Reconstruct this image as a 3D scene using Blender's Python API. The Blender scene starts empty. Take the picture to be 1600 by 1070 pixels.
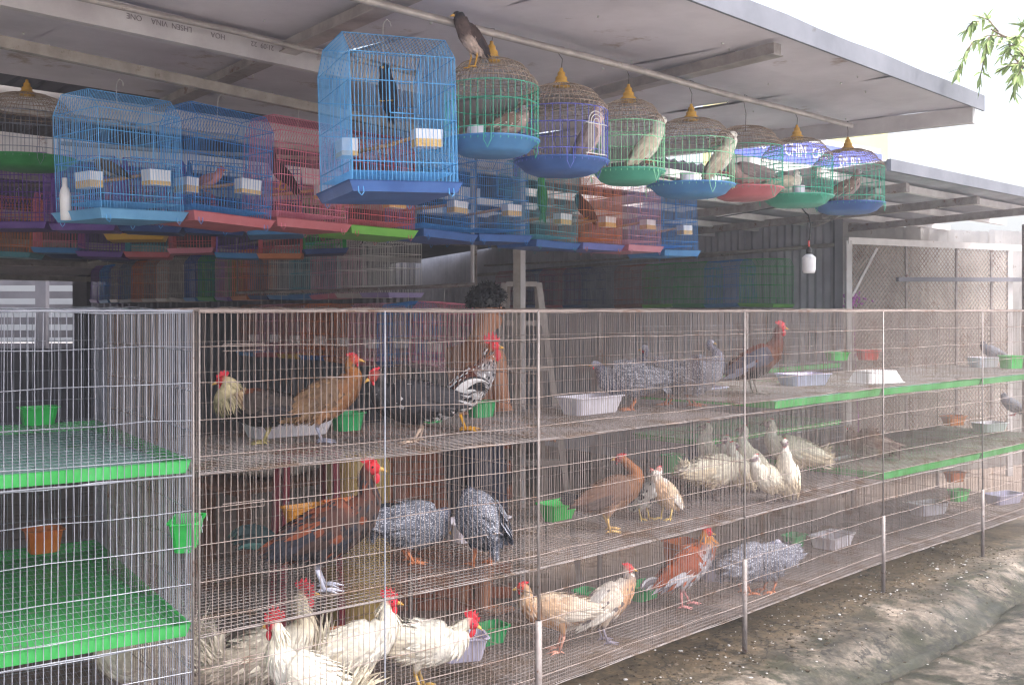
import bpy, math, random
from mathutils import Vector, Matrix

random.seed(7)
rnd = random.Random(11)
sc = bpy.context.scene
COL = sc.collection
V3 = Vector

# ------------------------------------------------------------------ camera, sky, sun, exposure
FPX, CH, Y0 = 1600.0, 1.65, 486.0            # focal length in photo pixels, eye height, horizon row
cam = bpy.data.cameras.new('camera')
cam.sensor_width = 36.0
cam.lens = 36.0
cam.shift_y = -49.0 / 1600.0
cam.clip_start = 0.05
cam.clip_end = 2000.0
cam_o = bpy.data.objects.new('camera', cam)
cam_o.location = (0, 0, CH)
cam_o.rotation_euler = (math.radians(90), 0, 0)
COL.objects.link(cam_o)
sc.camera = cam_o

SUN_EL, SUN_AZ = math.radians(58), math.radians(112)   # azimuth clockwise from +Y (north)
world = bpy.data.worlds.new('World')
sc.world = world
world.use_nodes = True
wn, wl = world.node_tree.nodes, world.node_tree.links
wn.clear()
sky = wn.new('ShaderNodeTexSky')
sky.sky_type = 'NISHITA'
sky.sun_disc = False
sky.sun_elevation = SUN_EL
sky.sun_rotation = SUN_AZ
sky.air_density = 1.0
sky.dust_density = 6.0
sky.ozone_density = 1.0
hs = wn.new('ShaderNodeHueSaturation')
hs.inputs['Saturation'].default_value = 0.55
hs.inputs['Value'].default_value = 1.0
bg = wn.new('ShaderNodeBackground')
bg.inputs['Strength'].default_value = 0.15
wo = wn.new('ShaderNodeOutputWorld')
wl.new(sky.outputs[0], hs.inputs['Color'])
wl.new(hs.outputs[0], bg.inputs['Color'])
wl.new(bg.outputs[0], wo.inputs['Surface'])

sl = bpy.data.lights.new('sun', 'SUN')
sl.energy = 0.65
sl.angle = math.radians(26)
sl.color = (1.0, 0.955, 0.90)
so = bpy.data.objects.new('sun', sl)
sd = V3((math.sin(SUN_AZ) * math.cos(SUN_EL), math.cos(SUN_AZ) * math.cos(SUN_EL), math.sin(SUN_EL)))
so.rotation_euler = (-sd).to_track_quat('-Z', 'Y').to_euler()
so.location = (6, -2, 9)
COL.objects.link(so)

sc.view_settings.view_transform = 'Standard'
sc.view_settings.look = 'None'
sc.view_settings.exposure = 1.8
sc.view_settings.gamma = 1.0
sc.render.engine = 'CYCLES'
sc.cycles.max_bounces = 6
sc.cycles.diffuse_bounces = 3
sc.cycles.use_adaptive_sampling = True
sc.cycles.adaptive_threshold = 0.015
sc.cycles.use_denoising = True
sc.cycles.filter_width = 1.3
sc.cycles.debug_use_spatial_splits = True

# ------------------------------------------------------------------ helpers
def D(px, py, z):
    """world point seen at photo pixel (px, py) at distance z"""
    return V3(((px - 800) / FPX * z, z, CH - (py - Y0) / FPX * z))

def G(px, py, h):
    """world point at height h seen at photo pixel"""
    return D(px, py, FPX * (CH - h) / (py - Y0))

def lin(r, g, b, k=1.0):
    f = lambda c: ((c / 255 + 0.055) / 1.055) ** 2.4 if c > 10 else c / 255 / 12.92
    return (f(r) * k, f(g) * k, f(b) * k)

def lerp(a, b, t):
    return tuple(x + (y - x) * t for x, y in zip(a, b))

class MB:
    def __init__(s):
        s.v, s.f, s.m, s.c = [], [], [], []
        s.col = (1, 1, 1)
    def add(s, vs, fs, m=0, cols=None):
        o = len(s.v)
        s.v += [tuple(p) for p in vs]
        s.f += [tuple(i + o for i in f) for f in fs]
        s.m += [m] * len(fs)
        s.c += cols if cols else [s.col] * len(vs)
    def tube(s, pts, r, n=5, m=0, cap=True, cols=None):
        pts = [V3(p) for p in pts]
        if not hasattr(r, '__len__') and r < 0.003 and n == 4:     # short pieces keep the ray-tracing boxes of slanting wires small
            out = [pts[0]]
            for p, q in zip(pts, pts[1:]):
                d = q - p
                k = 1 if math.hypot(d.x, d.y) < 0.09 else int(math.hypot(d.x, d.y) / 0.07) + 1
                out += [p.lerp(q, i / k) for i in range(1, k + 1)]
            pts = out
        if not hasattr(r, '__len__'):
            r = [r] * len(pts)
        vs, cs = [], []
        prev = None
        for i, p in enumerate(pts):
            a = pts[max(i - 1, 0)]
            b = pts[min(i + 1, len(pts) - 1)]
            t = (b - a)
            t = t.normalized() if t.length > 1e-9 else V3((0, 0, 1))
            if prev is None:
                ref = V3((0, 0, 1)) if abs(t.z) < 0.9 else V3((1, 0, 0))
            else:
                ref = prev
            x = (ref - t * ref.dot(t))
            x = x.normalized() if x.length > 1e-6 else t.orthogonal().normalized()
            prev = x
            y = t.cross(x)
            for k in range(n):
                a_ = 2 * math.pi * k / n
                vs.append(p + x * (math.cos(a_) * r[i]) + y * (math.sin(a_) * r[i]))
                cs.append(cols[i] if cols else s.col)
        fs = []
        for i in range(len(pts) - 1):
            for k in range(n):
                k2 = (k + 1) % n
                fs.append((i * n + k, i * n + k2, (i + 1) * n + k2, (i + 1) * n + k))
        if cap:
            fs.append(tuple(range(n - 1, -1, -1)))
            fs.append(tuple((len(pts) - 1) * n + k for k in range(n)))
        s.add(vs, fs, m, cs)
    def wire(s, a, b, r=0.0013, m=0):
        s.tube((a, b), r, 4, m, False)
    def box(s, x0, x1, y0, y1, z0, z1, m=0):
        vs = [(x, y, z) for z in (z0, z1) for y in (y0, y1) for x in (x0, x1)]
        s.add(vs, [(0, 2, 3, 1), (4, 5, 7, 6), (0, 1, 5, 4), (1, 3, 7, 5), (3, 2, 6, 7), (2, 0, 4, 6)], m)
    def beam(s, a, b, w, h, m=0, up=(0, 0, 1)):
        """box of section w (sideways) x h (up) from a to b"""
        a, b = V3(a), V3(b)
        t = (b - a).normalized()
        u = V3(up)
        x = t.cross(u).normalized()
        u = x.cross(t).normalized()
        vs = []
        for p in (a, b):
            for sx, sy in ((-1, -1), (1, -1), (1, 1), (-1, 1)):
                vs.append(p + x * (sx * w / 2) + u * (sy * h / 2))
        s.add(vs, [(3, 2, 1, 0), (4, 5, 6, 7), (0, 1, 5, 4), (1, 2, 6, 5), (2, 3, 7, 6), (3, 0, 4, 7)], m)
    def lathe(s, prof, n=24, c=(0, 0, 0), m=0, close=False):
        vs = []
        for r, z in prof:
            for k in range(n):
                a = 2 * math.pi * k / n
                vs.append((c[0] + r * math.cos(a), c[1] + r * math.sin(a), c[2] + z))
        fs = []
        for i in range(len(prof) - 1):
            for k in range(n):
                k2 = (k + 1) % n
                fs.append((i * n + k, i * n + k2, (i + 1) * n + k2, (i + 1) * n + k))
        s.add(vs, fs, m)
    def ell(s, c, rx, ry, rz, n=10, k=6, m=0):
        vs, fs = [], []
        for i in range(k + 1):
            th = math.pi * i / k
            for j in range(n):
                ph = 2 * math.pi * j / n
                vs.append((c[0] + rx * math.sin(th) * math.cos(ph), c[1] + ry * math.sin(th) * math.sin(ph), c[2] + rz * math.cos(th)))
        for i in range(k):
            for j in range(n):
                j2 = (j + 1) % n
                fs.append((i * n + j, (i + 1) * n + j, (i + 1) * n + j2, i * n + j2))
        s.add(vs, fs, m)
    def build(s, name, mats, parent=None, smooth=False, world=False, vcol=False):
        me = bpy.data.meshes.new(name)
        vs = s.v
        if world and parent is not None:
            mi = parent_matrix(parent).inverted()
            vs = [mi @ V3(p) for p in vs]
        me.from_pydata([tuple(p) for p in vs], [], s.f)
        if not isinstance(mats, (list, tuple)):
            mats = [mats]
        for m in mats:
            me.materials.append(m)
        if len(mats) > 1:
            me.polygons.foreach_set('material_index', s.m)
        if smooth:
            me.polygons.foreach_set('use_smooth', [True] * len(me.polygons))
        if vcol:
            at = me.color_attributes.new('Col', 'FLOAT_COLOR', 'POINT')
            at.data.foreach_set('color', [x for c in s.c for x in (c[0], c[1], c[2], 1.0)])
        me.update()
        o = bpy.data.objects.new(name, me)
        COL.objects.link(o)
        if parent is not None:
            o.parent = parent
        return o

def parent_matrix(o):
    m = Matrix.Translation(o.location) @ o.rotation_euler.to_matrix().to_4x4()
    return parent_matrix(o.parent) @ m if o.parent else m

def tag(o, label, cat, group=None):
    o['label'] = label
    o['category'] = cat
    if group:
        o['group'] = group
    return o

def thing(name, label, cat, loc=(0, 0, 0), rz=0.0, group=None):
    o = bpy.data.objects.new(name, None)
    o.empty_display_size = 0.05
    o.location = loc
    o.rotation_euler = (0, 0, rz)
    COL.objects.link(o)
    return tag(o, label, cat, group)

def structure(o):
    o['kind'] = 'structure'
    return o

# ------------------------------------------------------------------ materials
def mat(name, c1, c2=None, rough=0.6, metal=0.0, scale=8.0, bump=0.0, spots=None, spot_scale=20.0, spot_cut=0.62, trans=0.0, bscale=None, spec=0.5, spread=(0.35, 0.65)):
    m = bpy.data.materials.new(name)
    m.use_nodes = True
    n, l = m.node_tree.nodes, m.node_tree.links
    p = n['Principled BSDF']
    p.inputs['Roughness'].default_value = rough
    p.inputs['Metallic'].default_value = metal
    p.inputs['Specular IOR Level'].default_value = spec
    tc = n.new('ShaderNodeTexCoord')
    nz = n.new('ShaderNodeTexNoise')
    nz.inputs['Scale'].default_value = scale
    nz.inputs['Detail'].default_value = 6.0
    nz.inputs['Roughness'].default_value = 0.62
    l.new(tc.outputs['Object'], nz.inputs['Vector'])
    cr = n.new('ShaderNodeValToRGB')
    cr.color_ramp.elements[0].position = spread[0]
    cr.color_ramp.elements[1].position = spread[1]
    cr.color_ramp.elements[0].color = (*c1, 1)
    cr.color_ramp.elements[1].color = (*(c2 or c1), 1)
    l.new(nz.outputs['Fac'], cr.inputs['Fac'])
    out = cr.outputs['Color']
    if spots:
        nz2 = n.new('ShaderNodeTexNoise')
        nz2.inputs['Scale'].default_value = spot_scale
        nz2.inputs['Detail'].default_value = 8.0
        nz2.inputs['Roughness'].default_value = 0.7
        l.new(tc.outputs['Object'], nz2.inputs['Vector'])
        r2 = n.new('ShaderNodeValToRGB')
        r2.color_ramp.elements[0].position = spot_cut
        r2.color_ramp.elements[1].position = min(spot_cut + 0.08, 1)
        l.new(nz2.outputs['Fac'], r2.inputs['Fac'])
        mx = n.new('ShaderNodeMix')
        mx.data_type = 'RGBA'
        l.new(r2.outputs['Color'], mx.inputs['Factor'])
        l.new(out, mx.inputs['A'])
        mx.inputs['B'].default_value = (*spots, 1)
        out = mx.outputs['Result']
    l.new(out, p.inputs['Base Color'])
    if bump:
        bp = n.new('ShaderNodeBump')
        bp.inputs['Strength'].default_value = bump
        bp.inputs['Distance'].default_value = 0.01
        if bscale:
            nz3 = n.new('ShaderNodeTexNoise')
            nz3.inputs['Scale'].default_value = bscale
            nz3.inputs['Detail'].default_value = 8.0
            l.new(tc.outputs['Object'], nz3.inputs['Vector'])
            l.new(nz3.outputs['Fac'], bp.inputs['Height'])
        else:
            l.new(nz.outputs['Fac'], bp.inputs['Height'])
        l.new(bp.outputs['Normal'], p.inputs['Normal'])
    if trans:
        p.inputs['Transmission Weight'].default_value = trans
    return m

RUST = lin(112, 66, 44)
M = {}
M['galv'] = mat('galvanised_wire', lin(136, 138, 150), lin(172, 174, 186), 0.5, 0.25, 6, spots=lin(128, 104, 92), spot_scale=5, spot_cut=0.64)
M['rustwire'] = mat('rusty_wire', lin(134, 120, 114), lin(164, 150, 146), 0.75, 0.0, 5, spots=lin(124, 98, 84), spot_scale=4, spot_cut=0.54, spec=0.25)
M['floorwire'] = mat('floor_wire', lin(116, 108, 106), lin(146, 138, 138), 0.7, 0.1, 4, spots=lin(104, 86, 74), spot_scale=5, spot_cut=0.5)
M['post'] = mat('steel_post', lin(128, 118, 116), lin(160, 152, 150), 0.55, 0.2, 12, spots=lin(104, 62, 44), spot_scale=16, spot_cut=0.58)
M['greentray'] = mat('green_plastic', lin(58, 168, 80), lin(80, 188, 104), 0.5, 0, 5, spots=lin(104, 140, 104), spot_scale=7, spot_cut=0.58)
M['roof'] = mat('roof_sheet', lin(190, 184, 192), lin(220, 214, 222), 0.45, 0.0, 1.6, 0.15, spots=lin(150, 128, 118), spot_scale=2.6, spot_cut=0.6, bscale=3)
M['fascia'] = mat('fascia_metal', lin(92, 94, 104), lin(114, 116, 126), 0.5, 0.0, 3, spots=lin(78, 77, 80), spot_scale=8, spot_cut=0.64)
M['beam'] = mat('galvanised_beam', lin(186, 180, 182), lin(206, 202, 202), 0.45, 0.2, 6, spots=lin(128, 76, 50), spot_scale=4.5, spot_cut=0.66)
M['rail'] = mat('steel_rail', lin(150, 142, 138), lin(182, 174, 170), 0.42, 0.35, 10, spots=lin(118, 84, 66), spot_scale=7, spot_cut=0.62)
M['darkrail'] = mat('dull_rail', lin(128, 120, 114), lin(154, 146, 138), 0.7, 0.1, 14, spots=lin(100, 82, 70), spot_scale=18, spot_cut=0.6)
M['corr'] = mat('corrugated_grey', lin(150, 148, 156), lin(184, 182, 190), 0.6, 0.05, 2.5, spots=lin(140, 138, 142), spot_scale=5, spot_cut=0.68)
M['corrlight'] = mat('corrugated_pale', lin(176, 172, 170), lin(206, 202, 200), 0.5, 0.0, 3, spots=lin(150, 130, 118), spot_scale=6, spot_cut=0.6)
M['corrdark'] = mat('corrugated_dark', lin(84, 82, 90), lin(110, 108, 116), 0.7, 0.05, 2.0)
M['whitepaint'] = mat('white_painted_steel', lin(196, 190, 190), lin(214, 210, 210), 0.5, 0, 8, spots=lin(140, 96, 76), spot_scale=9, spot_cut=0.64)
M['black'] = mat('black_rubber', lin(30, 28, 30), lin(46, 44, 46), 0.5, 0, 10)
M['whiteplastic'] = mat('white_plastic', lin(214, 212, 216), lin(232, 230, 232), 0.35, 0, 10)
M['greendusty'] = mat('dusty_green_plastic', lin(110, 166, 150), lin(140, 178, 172), 0.6, 0, 3, spots=lin(96, 150, 110), spot_scale=5, spot_cut=0.56)
M['seed'] = mat('millet_seed', lin(206, 166, 100), lin(222, 188, 128), 0.8, 0, 120, 0.3)
M['tub'] = mat('milky_tub', lin(198, 192, 204), lin(222, 218, 228), 0.35, 0, 9, spots=lin(158, 142, 126), spot_scale=11, spot_cut=0.64)
M['lavtub'] = mat('lavender_tub', lin(184, 178, 208), lin(206, 202, 226), 0.35, 0, 9, spots=lin(158, 150, 150), spot_scale=11, spot_cut=0.66)
M['greentrough'] = mat('green_trough', lin(34, 148, 84), lin(52, 172, 102), 0.4, 0, 9, spots=lin(96, 116, 82), spot_scale=14, spot_cut=0.66)
M['lime'] = mat('bright_green_trough', lin(40, 176, 74), lin(60, 196, 92), 0.4, 0, 9, spots=lin(86, 130, 84), spot_scale=14, spot_cut=0.68)
M['orange'] = mat('orange_trough', lin(214, 104, 40), lin(228, 130, 56), 0.42, 0, 9, spots=lin(150, 92, 56), spot_scale=14, spot_cut=0.66)
M['amber'] = mat('amber_trough', lin(216, 142, 48), lin(228, 160, 66), 0.42, 0, 9, spots=lin(160, 108, 62), spot_scale=14, spot_cut=0.66)
M['redbowl'] = mat('red_bowl', lin(200, 64, 62), lin(212, 84, 80), 0.4, 0, 9)
M['feed'] = mat('feed', lin(150, 110, 70), lin(176, 140, 96), 0.9, 0, 90, 0.4)
M['wood'] = mat('perch_wood', lin(150, 112, 78), lin(182, 144, 106), 0.75, 0, 26, 0.2)
M['finial'] = mat('yellow_plastic', lin(190, 140, 40), lin(212, 164, 66), 0.4, 0, 14, spots=lin(150, 112, 50), spot_scale=22, spot_cut=0.66)
M['rattan'] = mat('rusty_dome_wire', lin(132, 112, 98), lin(172, 154, 138), 0.7, 0, 34)
M['hook'] = mat('hook_wire', lin(176, 174, 172), lin(206, 204, 200), 0.4, 0.4, 20)
M['darkhook'] = mat('dark_hook_wire', lin(70, 64, 66), lin(98, 90, 90), 0.5, 0.4, 20)
WC = {'skyblue': ((64, 150, 222), (92, 176, 238)), 'blue': ((34, 120, 206), (54, 146, 226)), 'deepblue': ((26, 84, 178), (44, 106, 204)),
      'navy': ((24, 54, 130), (40, 76, 158)), 'pink': ((222, 106, 134), (236, 136, 160)), 'red': ((206, 78, 92), (222, 104, 116)),
      'teal': ((60, 150, 172), (92, 174, 192)), 'orange': ((222, 106, 44), (236, 134, 72)), 'mauve': ((196, 128, 158), (212, 156, 180)),
      'green': ((36, 158, 70), (58, 182, 92)), 'lime': ((96, 200, 40), (120, 216, 60)), 'purple': ((96, 54, 160), (120, 78, 182)),
      'white': ((196, 190, 186), (216, 212, 208)), 'grey': ((150, 140, 140), (174, 166, 164)), 'brown': ((150, 76, 50), (172, 98, 68)),
      'mint': ((120, 210, 150), (150, 226, 176)), 'jade': ((34, 164, 130), (56, 188, 152)), 'indigo': ((74, 84, 190), (104, 112, 210)),
      'yellow': ((222, 160, 30), (234, 180, 56)), 'slate': ((104, 112, 130), (130, 136, 152)), 'maroon': ((150, 40, 66), (172, 58, 84)),
      'lavender': ((150, 130, 204), (172, 154, 218))}
for k, (a, b) in list(WC.items()):
    a, b = [tuple(int(0.86 * c + 0.14 * (sum(q) / 3 + 30)) for c in q) for q in (a, b)]
    M['w_' + k] = mat('wire_' + k, lin(*a), lin(*b), 0.45, 0, 18)
    a, b = [tuple(int(0.82 * c + 0.18 * (sum(q) / 3 + 10)) for c in q) for q in (a, b)]
    M['t_' + k] = mat('tray_' + k, lin(*a, 0.85), lin(*b, 0.85), 0.42, 0, 6, spots=lin(*[int(x * 0.55 + 50) for x in a]), spot_scale=13, spot_cut=0.66)

def attr_mat(name, rough=0.75, pattern=None, bump=0.25):
    m = bpy.data.materials.new(name)
    m.use_nodes = True
    n, l = m.node_tree.nodes, m.node_tree.links
    p = n['Principled BSDF']
    p.inputs['Roughness'].default_value = rough
    p.inputs['Specular IOR Level'].default_value = 0.3
    at = n.new('ShaderNodeAttribute')
    at.attribute_name = 'Col'
    tc = n.new('ShaderNodeTexCoord')
    nz = n.new('ShaderNodeTexNoise')
    nz.inputs['Scale'].default_value = 60
    nz.inputs['Detail'].default_value = 5
    l.new(tc.outputs['Object'], nz.inputs['Vector'])
    mp = n.new('ShaderNodeMapRange')
    mp.inputs['To Min'].default_value = 0.62
    mp.inputs['To Max'].default_value = 1.3
    l.new(nz.outputs['Fac'], mp.inputs['Value'])
    mx = n.new('ShaderNodeMix')
    mx.data_type = 'RGBA'
    mx.blend_type = 'MULTIPLY'
    mx.inputs['Factor'].default_value = 1.0
    l.new(at.outputs['Color'], mx.inputs['A'])
    l.new(mp.outputs['Result'], mx.inputs['B'])
    out = mx.outputs['Result']
    if pattern == 'guinea':
        vo = n.new('ShaderNodeTexVoronoi')
        vo.inputs['Scale'].default_value = 150
        vo.inputs['Randomness'].default_value = 0.55
        l.new(tc.outputs['Object'], vo.inputs['Vector'])
        r = n.new('ShaderNodeValToRGB')
        r.color_ramp.elements[0].position = 0.24
        r.color_ramp.elements[0].color = (1, 1, 1, 1)
        r.color_ramp.elements[1].position = 0.40
        r.color_ramp.elements[1].color = (0, 0, 0, 1)
        l.new(vo.outputs['Distance'], r.inputs['Fac'])
        sepc = n.new('ShaderNodeSeparateColor')
        l.new(at.outputs['Color'], sepc.inputs['Color'])
        # only the blue-grey plumage (blue >= red) is spotted, not legs, face or wattles
        gt = n.new('ShaderNodeMath')
        gt.operation = 'GREATER_THAN'
        l.new(sepc.outputs['Blue'], gt.inputs[0])
        l.new(sepc.outputs['Red'], gt.inputs[1])
        ml = n.new('ShaderNodeMath')
        ml.operation = 'MULTIPLY'
        l.new(r.outputs['Color'], ml.inputs[0])
        l.new(gt.outputs[0], ml.inputs[1])
        m2 = n.new('ShaderNodeMix')
        m2.data_type = 'RGBA'
        l.new(ml.outputs[0], m2.inputs['Factor'])
        l.new(out, m2.inputs['A'])
        m2.inputs['B'].default_value = (*lin(206, 206, 216), 1)
        out = m2.outputs['Result']
    l.new(out, p.inputs['Base Color'])
    bp = n.new('ShaderNodeBump')
    bp.inputs['Strength'].default_value = bump
    bp.inputs['Distance'].default_value = 0.006
    l.new(nz.outputs['Fac'], bp.inputs['Height'])
    l.new(bp.outputs['Normal'], p.inputs['Normal'])
    return m

M['plumage'] = attr_mat('plumage')
M['guinea'] = attr_mat('guinea_plumage', 0.7, 'guinea')
M['comb'] = mat('comb_red', lin(206, 34, 52), lin(226, 58, 74), 0.5, 0, 60, 0.3)
M['beak'] = mat('beak_horn', lin(214, 160, 70), lin(226, 184, 104), 0.4, 0, 30)
M['darkbeak'] = mat('beak_dark', lin(70, 62, 60), lin(96, 86, 80), 0.4, 0, 30)
M['eye'] = mat('eye_dark', lin(24, 14, 10), lin(40, 22, 14), 0.15, 0, 30)

# ------------------------------------------------------------------ layout of the row
U = V3((0.712, 0.702, 0)).normalized()      # along the row, away to the right
W = V3((-U.y, U.x, 0))                      # back into the shop
PA, PB, PC, PD, PE, PF_ = [V3((x, y, 0)) for x, y in ((-0.963, 3.15), (0.102, 3.98), (1.127, 4.97), (2.18, 6.02), (3.168, 6.90), (4.20, 7.85))]

# ------------------------------------------------------------------ ground
def noise2(x, y, s=1.0):
    return (math.sin(x * 2.1 * s + 1.3 * math.sin(y * 1.7 * s)) + math.sin(y * 2.7 * s + 1.1 * math.sin(x * 1.9 * s + 2.0)) + 0.5 * math.sin(5.1 * s * x + 3.3 * s * y)) / 2.5

def ground_mat():
    m = bpy.data.materials.new('stained_concrete')
    m.use_nodes = True
    n, l = m.node_tree.nodes, m.node_tree.links
    p = n['Principled BSDF']
    tc = n.new('ShaderNodeTexCoord')
    def noise(scale, detail=8, rough=0.65, dist=0.0):
        z = n.new('ShaderNodeTexNoise')
        z.inputs['Scale'].default_value = scale
        z.inputs['Detail'].default_value = detail
        z.inputs['Roughness'].default_value = rough
        z.inputs['Distortion'].default_value = dist
        l.new(tc.outputs['Object'], z.inputs['Vector'])
        return z.outputs['Fac']
    def ramp(src, stops):
        r = n.new('ShaderNodeValToRGB')
        e = r.color_ramp.elements
        e[0].position, e[0].color = stops[0][0], (*stops[0][1], 1)
        e[1].position, e[1].color = stops[-1][0], (*stops[-1][1], 1)
        for pos, c in stops[1:-1]:
            x = e.new(pos)
            x.color = (*c, 1)
        l.new(src, r.inputs['Fac'])
        return r.outputs['Color']
    def mixc(f, a, b, blend='MIX'):
        x = n.new('ShaderNodeMix')
        x.data_type = 'RGBA'
        x.blend_type = blend
        if isinstance(f, float):
            x.inputs['Factor'].default_value = f
        else:
            l.new(f, x.inputs['Factor'])
        l.new(a, x.inputs['A'])
        if isinstance(b, tuple):
            x.inputs['B'].default_value = (*b, 1)
        else:
            l.new(b, x.inputs['B'])
        return x.outputs['Result']
    base = ramp(noise(1.9, 11, 0.68, 0.6), [(0.36, lin(52, 49, 44)), (0.46, lin(88, 81, 74)), (0.56, lin(112, 104, 97)), (0.68, lin(142, 133, 126))])
    moss = ramp(noise(2.6, 9, 0.72, 0.9), [(0.50, (0, 0, 0)), (0.60, (1, 1, 1))])
    c = mixc(moss, base, lin(48, 48, 36))
    dirt = ramp(noise(4.5, 10, 0.75, 0.3), [(0.54, (0, 0, 0)), (0.66, (0.8, 0.8, 0.8))])
    c = mixc(dirt, c, lin(48, 40, 30))
    dt = n.new('ShaderNodeVectorMath')
    dt.operation = 'DOT_PRODUCT'
    l.new(tc.outputs['Object'], dt.inputs[0])
    dt.inputs[1].default_value = W
    ad = n.new('ShaderNodeMath')
    ad.operation = 'MULTIPLY_ADD'
    l.new(noise(5.0, 9, 0.7), ad.inputs[0])
    ad.inputs[1].default_value = 0.7
    l.new(dt.outputs['Value'], ad.inputs[2])
    q00 = PB.dot(W) + 0.35
    mr = n.new('ShaderNodeMapRange')
    mr.inputs['From Min'].default_value = q00 - 0.22
    mr.inputs['From Max'].default_value = q00 + 0.02
    l.new(ad.outputs[0], mr.inputs['Value'])
    c = mixc(mr.outputs['Result'], c, lin(78, 67, 53))
    gz = n.new('ShaderNodeMath')       # algae along the drain groove
    gz.operation = 'SUBTRACT'
    l.new(ad.outputs[0], gz.inputs[0])
    gz.inputs[1].default_value = PB.dot(W) - 0.52 + 0.35
    ab = n.new('ShaderNodeMath')
    ab.operation = 'ABSOLUTE'
    l.new(gz.outputs[0], ab.inputs[0])
    mg = n.new('ShaderNodeMapRange')
    mg.inputs['From Min'].default_value = 0.05
    mg.inputs['From Max'].default_value = 0.16
    mg.inputs['To Min'].default_value = 0.85
    mg.inputs['To Max'].default_value = 0.0
    l.new(ab.outputs[0], mg.inputs['Value'])
    c = mixc(mg.outputs['Result'], c, lin(36, 38, 24))
    blot = ramp(noise(7.0, 10, 0.75, 0.5), [(0.36, (0.55, 0.56, 0.54)), (0.64, (1.5, 1.45, 1.4))])
    c = mixc(1.0, c, blot, 'MULTIPLY')
    blot2 = ramp(noise(19.0, 8, 0.7, 0.2), [(0.38, (0.7, 0.7, 0.68)), (0.62, (1.3, 1.28, 1.25))])
    c = mixc(1.0, c, blot2, 'MULTIPLY')
    grit = ramp(noise(60, 4, 0.7), [(0.3, (0.62, 0.62, 0.62)), (0.7, (1.25, 1.25, 1.25))])
    c = mixc(1.0, c, grit, 'MULTIPLY')
    vo = n.new('ShaderNodeTexVoronoi')
    vo.feature = 'DISTANCE_TO_EDGE'
    vo.inputs['Scale'].default_value = 1.4
    vmx = n.new('ShaderNodeVectorMath')
    vmx.operation = 'ADD'
    nzc = n.new('ShaderNodeTexNoise')
    nzc.inputs['Scale'].default_value = 3.0
    nzc.inputs['Detail'].default_value = 6
    l.new(tc.outputs['Object'], nzc.inputs['Vector'])
    l.new(tc.outputs['Object'], vmx.inputs[0])
    l.new(nzc.outputs['Color'], vmx.inputs[1])
    l.new(vmx.outputs[0], vo.inputs['Vector'])
    crack = ramp(vo.outputs['Distance'], [(0.0, (1, 1, 1)), (0.016, (0, 0, 0))])
    c = mixc(crack, c, lin(20, 18, 15))
    l.new(c, p.inputs['Base Color'])
    wet = ramp(noise(0.9, 6, 0.6), [(0.4, (0.9, 0.9, 0.9)), (0.62, (0.5, 0.5, 0.5))])
    l.new(wet, p.inputs['Roughness'])
    bp = n.new('ShaderNodeBump')
    bp.inputs['Strength'].default_value = 0.5
    bp.inputs['Distance'].default_value = 0.012
    l.new(noise(22, 9, 0.72), bp.inputs['Height'])
    l.new(bp.outputs['Normal'], p.inputs['Normal'])
    return m
M['ground'] = ground_mat()
M['floor'] = mat('shop_floor', lin(128, 112, 102), lin(158, 142, 132), 0.85, 0, 2.0, 0.3, spots=lin(100, 84, 72), spot_scale=4, spot_cut=0.54, bscale=30)

def ground_z(p):
    q = (p - PB).dot(W)
    a = (p - PB).dot(U)
    e = q + 0.52 + 0.05 * noise2(a, 0.3, 1.3) + 0.02 * noise2(a, 2.0, 4.0)
    if e > 0.25:
        z = 0.0
    elif e > 0.0:
        t = e / 0.25
        z = -0.085 * (1 - t * t * (3 - 2 * t))
    else:
        z = -0.085 - 0.035 * math.exp(-(e / 0.035) ** 2) * (1 if True else 0) + 0.02 * (1 - math.exp(e * 2.5))
    return z + 0.006 * noise2(p.x, p.y, 2.2) + 0.003 * noise2(p.x, p.y, 7.0)

g = MB()
nx, ny = 150, 110
a0, a1, q0, q1 = -4.0, 6.0, -2.6, 0.55
for j in range(ny + 1):
    for i in range(nx + 1):
        a = a0 + (a1 - a0) * i / nx
        tq = j / ny
        q = q1 + (q0 - q1) * (tq ** 1.25)
        p = PB + U * a + W * q
        g.v.append((p.x, p.y, ground_z(p)))
        g.c.append((1, 1, 1))
for j in range(ny):
    for i in range(nx):
        o = j * (nx + 1) + i
        g.f.append((o, o + nx + 1, o + nx + 2, o + 1))
        g.m.append(0)
gr = structure(g.build('ground', M['ground'], smooth=True))
g = MB()
g.add([(-60, -60, -0.16), (60, -60, -0.16), (60, 60, -0.16), (-60, 60, -0.16)], [(0, 1, 2, 3)])
M['street'] = mat('pale_bounce_concrete', lin(150, 144, 138), lin(182, 176, 170), 0.85, 0, 0.6, 0.2, bscale=20)  # street colour made pale to bounce light up under the canopy
structure(g.build('street_ground', M['street']))
g = MB()
fl0 = PB + W * 0.35
c = [fl0 - U * 9, fl0 + U * 9, fl0 + U * 9 + W * 16, fl0 - U * 9 + W * 16]
for z in (-0.1, 0.012):
    g.v += [(p.x, p.y, z) for p in c]
    g.c += [(1, 1, 1)] * 4
g.f += [(4, 5, 6, 7), (0, 1, 5, 4), (1, 2, 6, 5), (2, 3, 7, 6), (3, 0, 4, 7)]
g.m += [0] * 5
structure(g.build('shop_floor', M['floor']))

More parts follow.
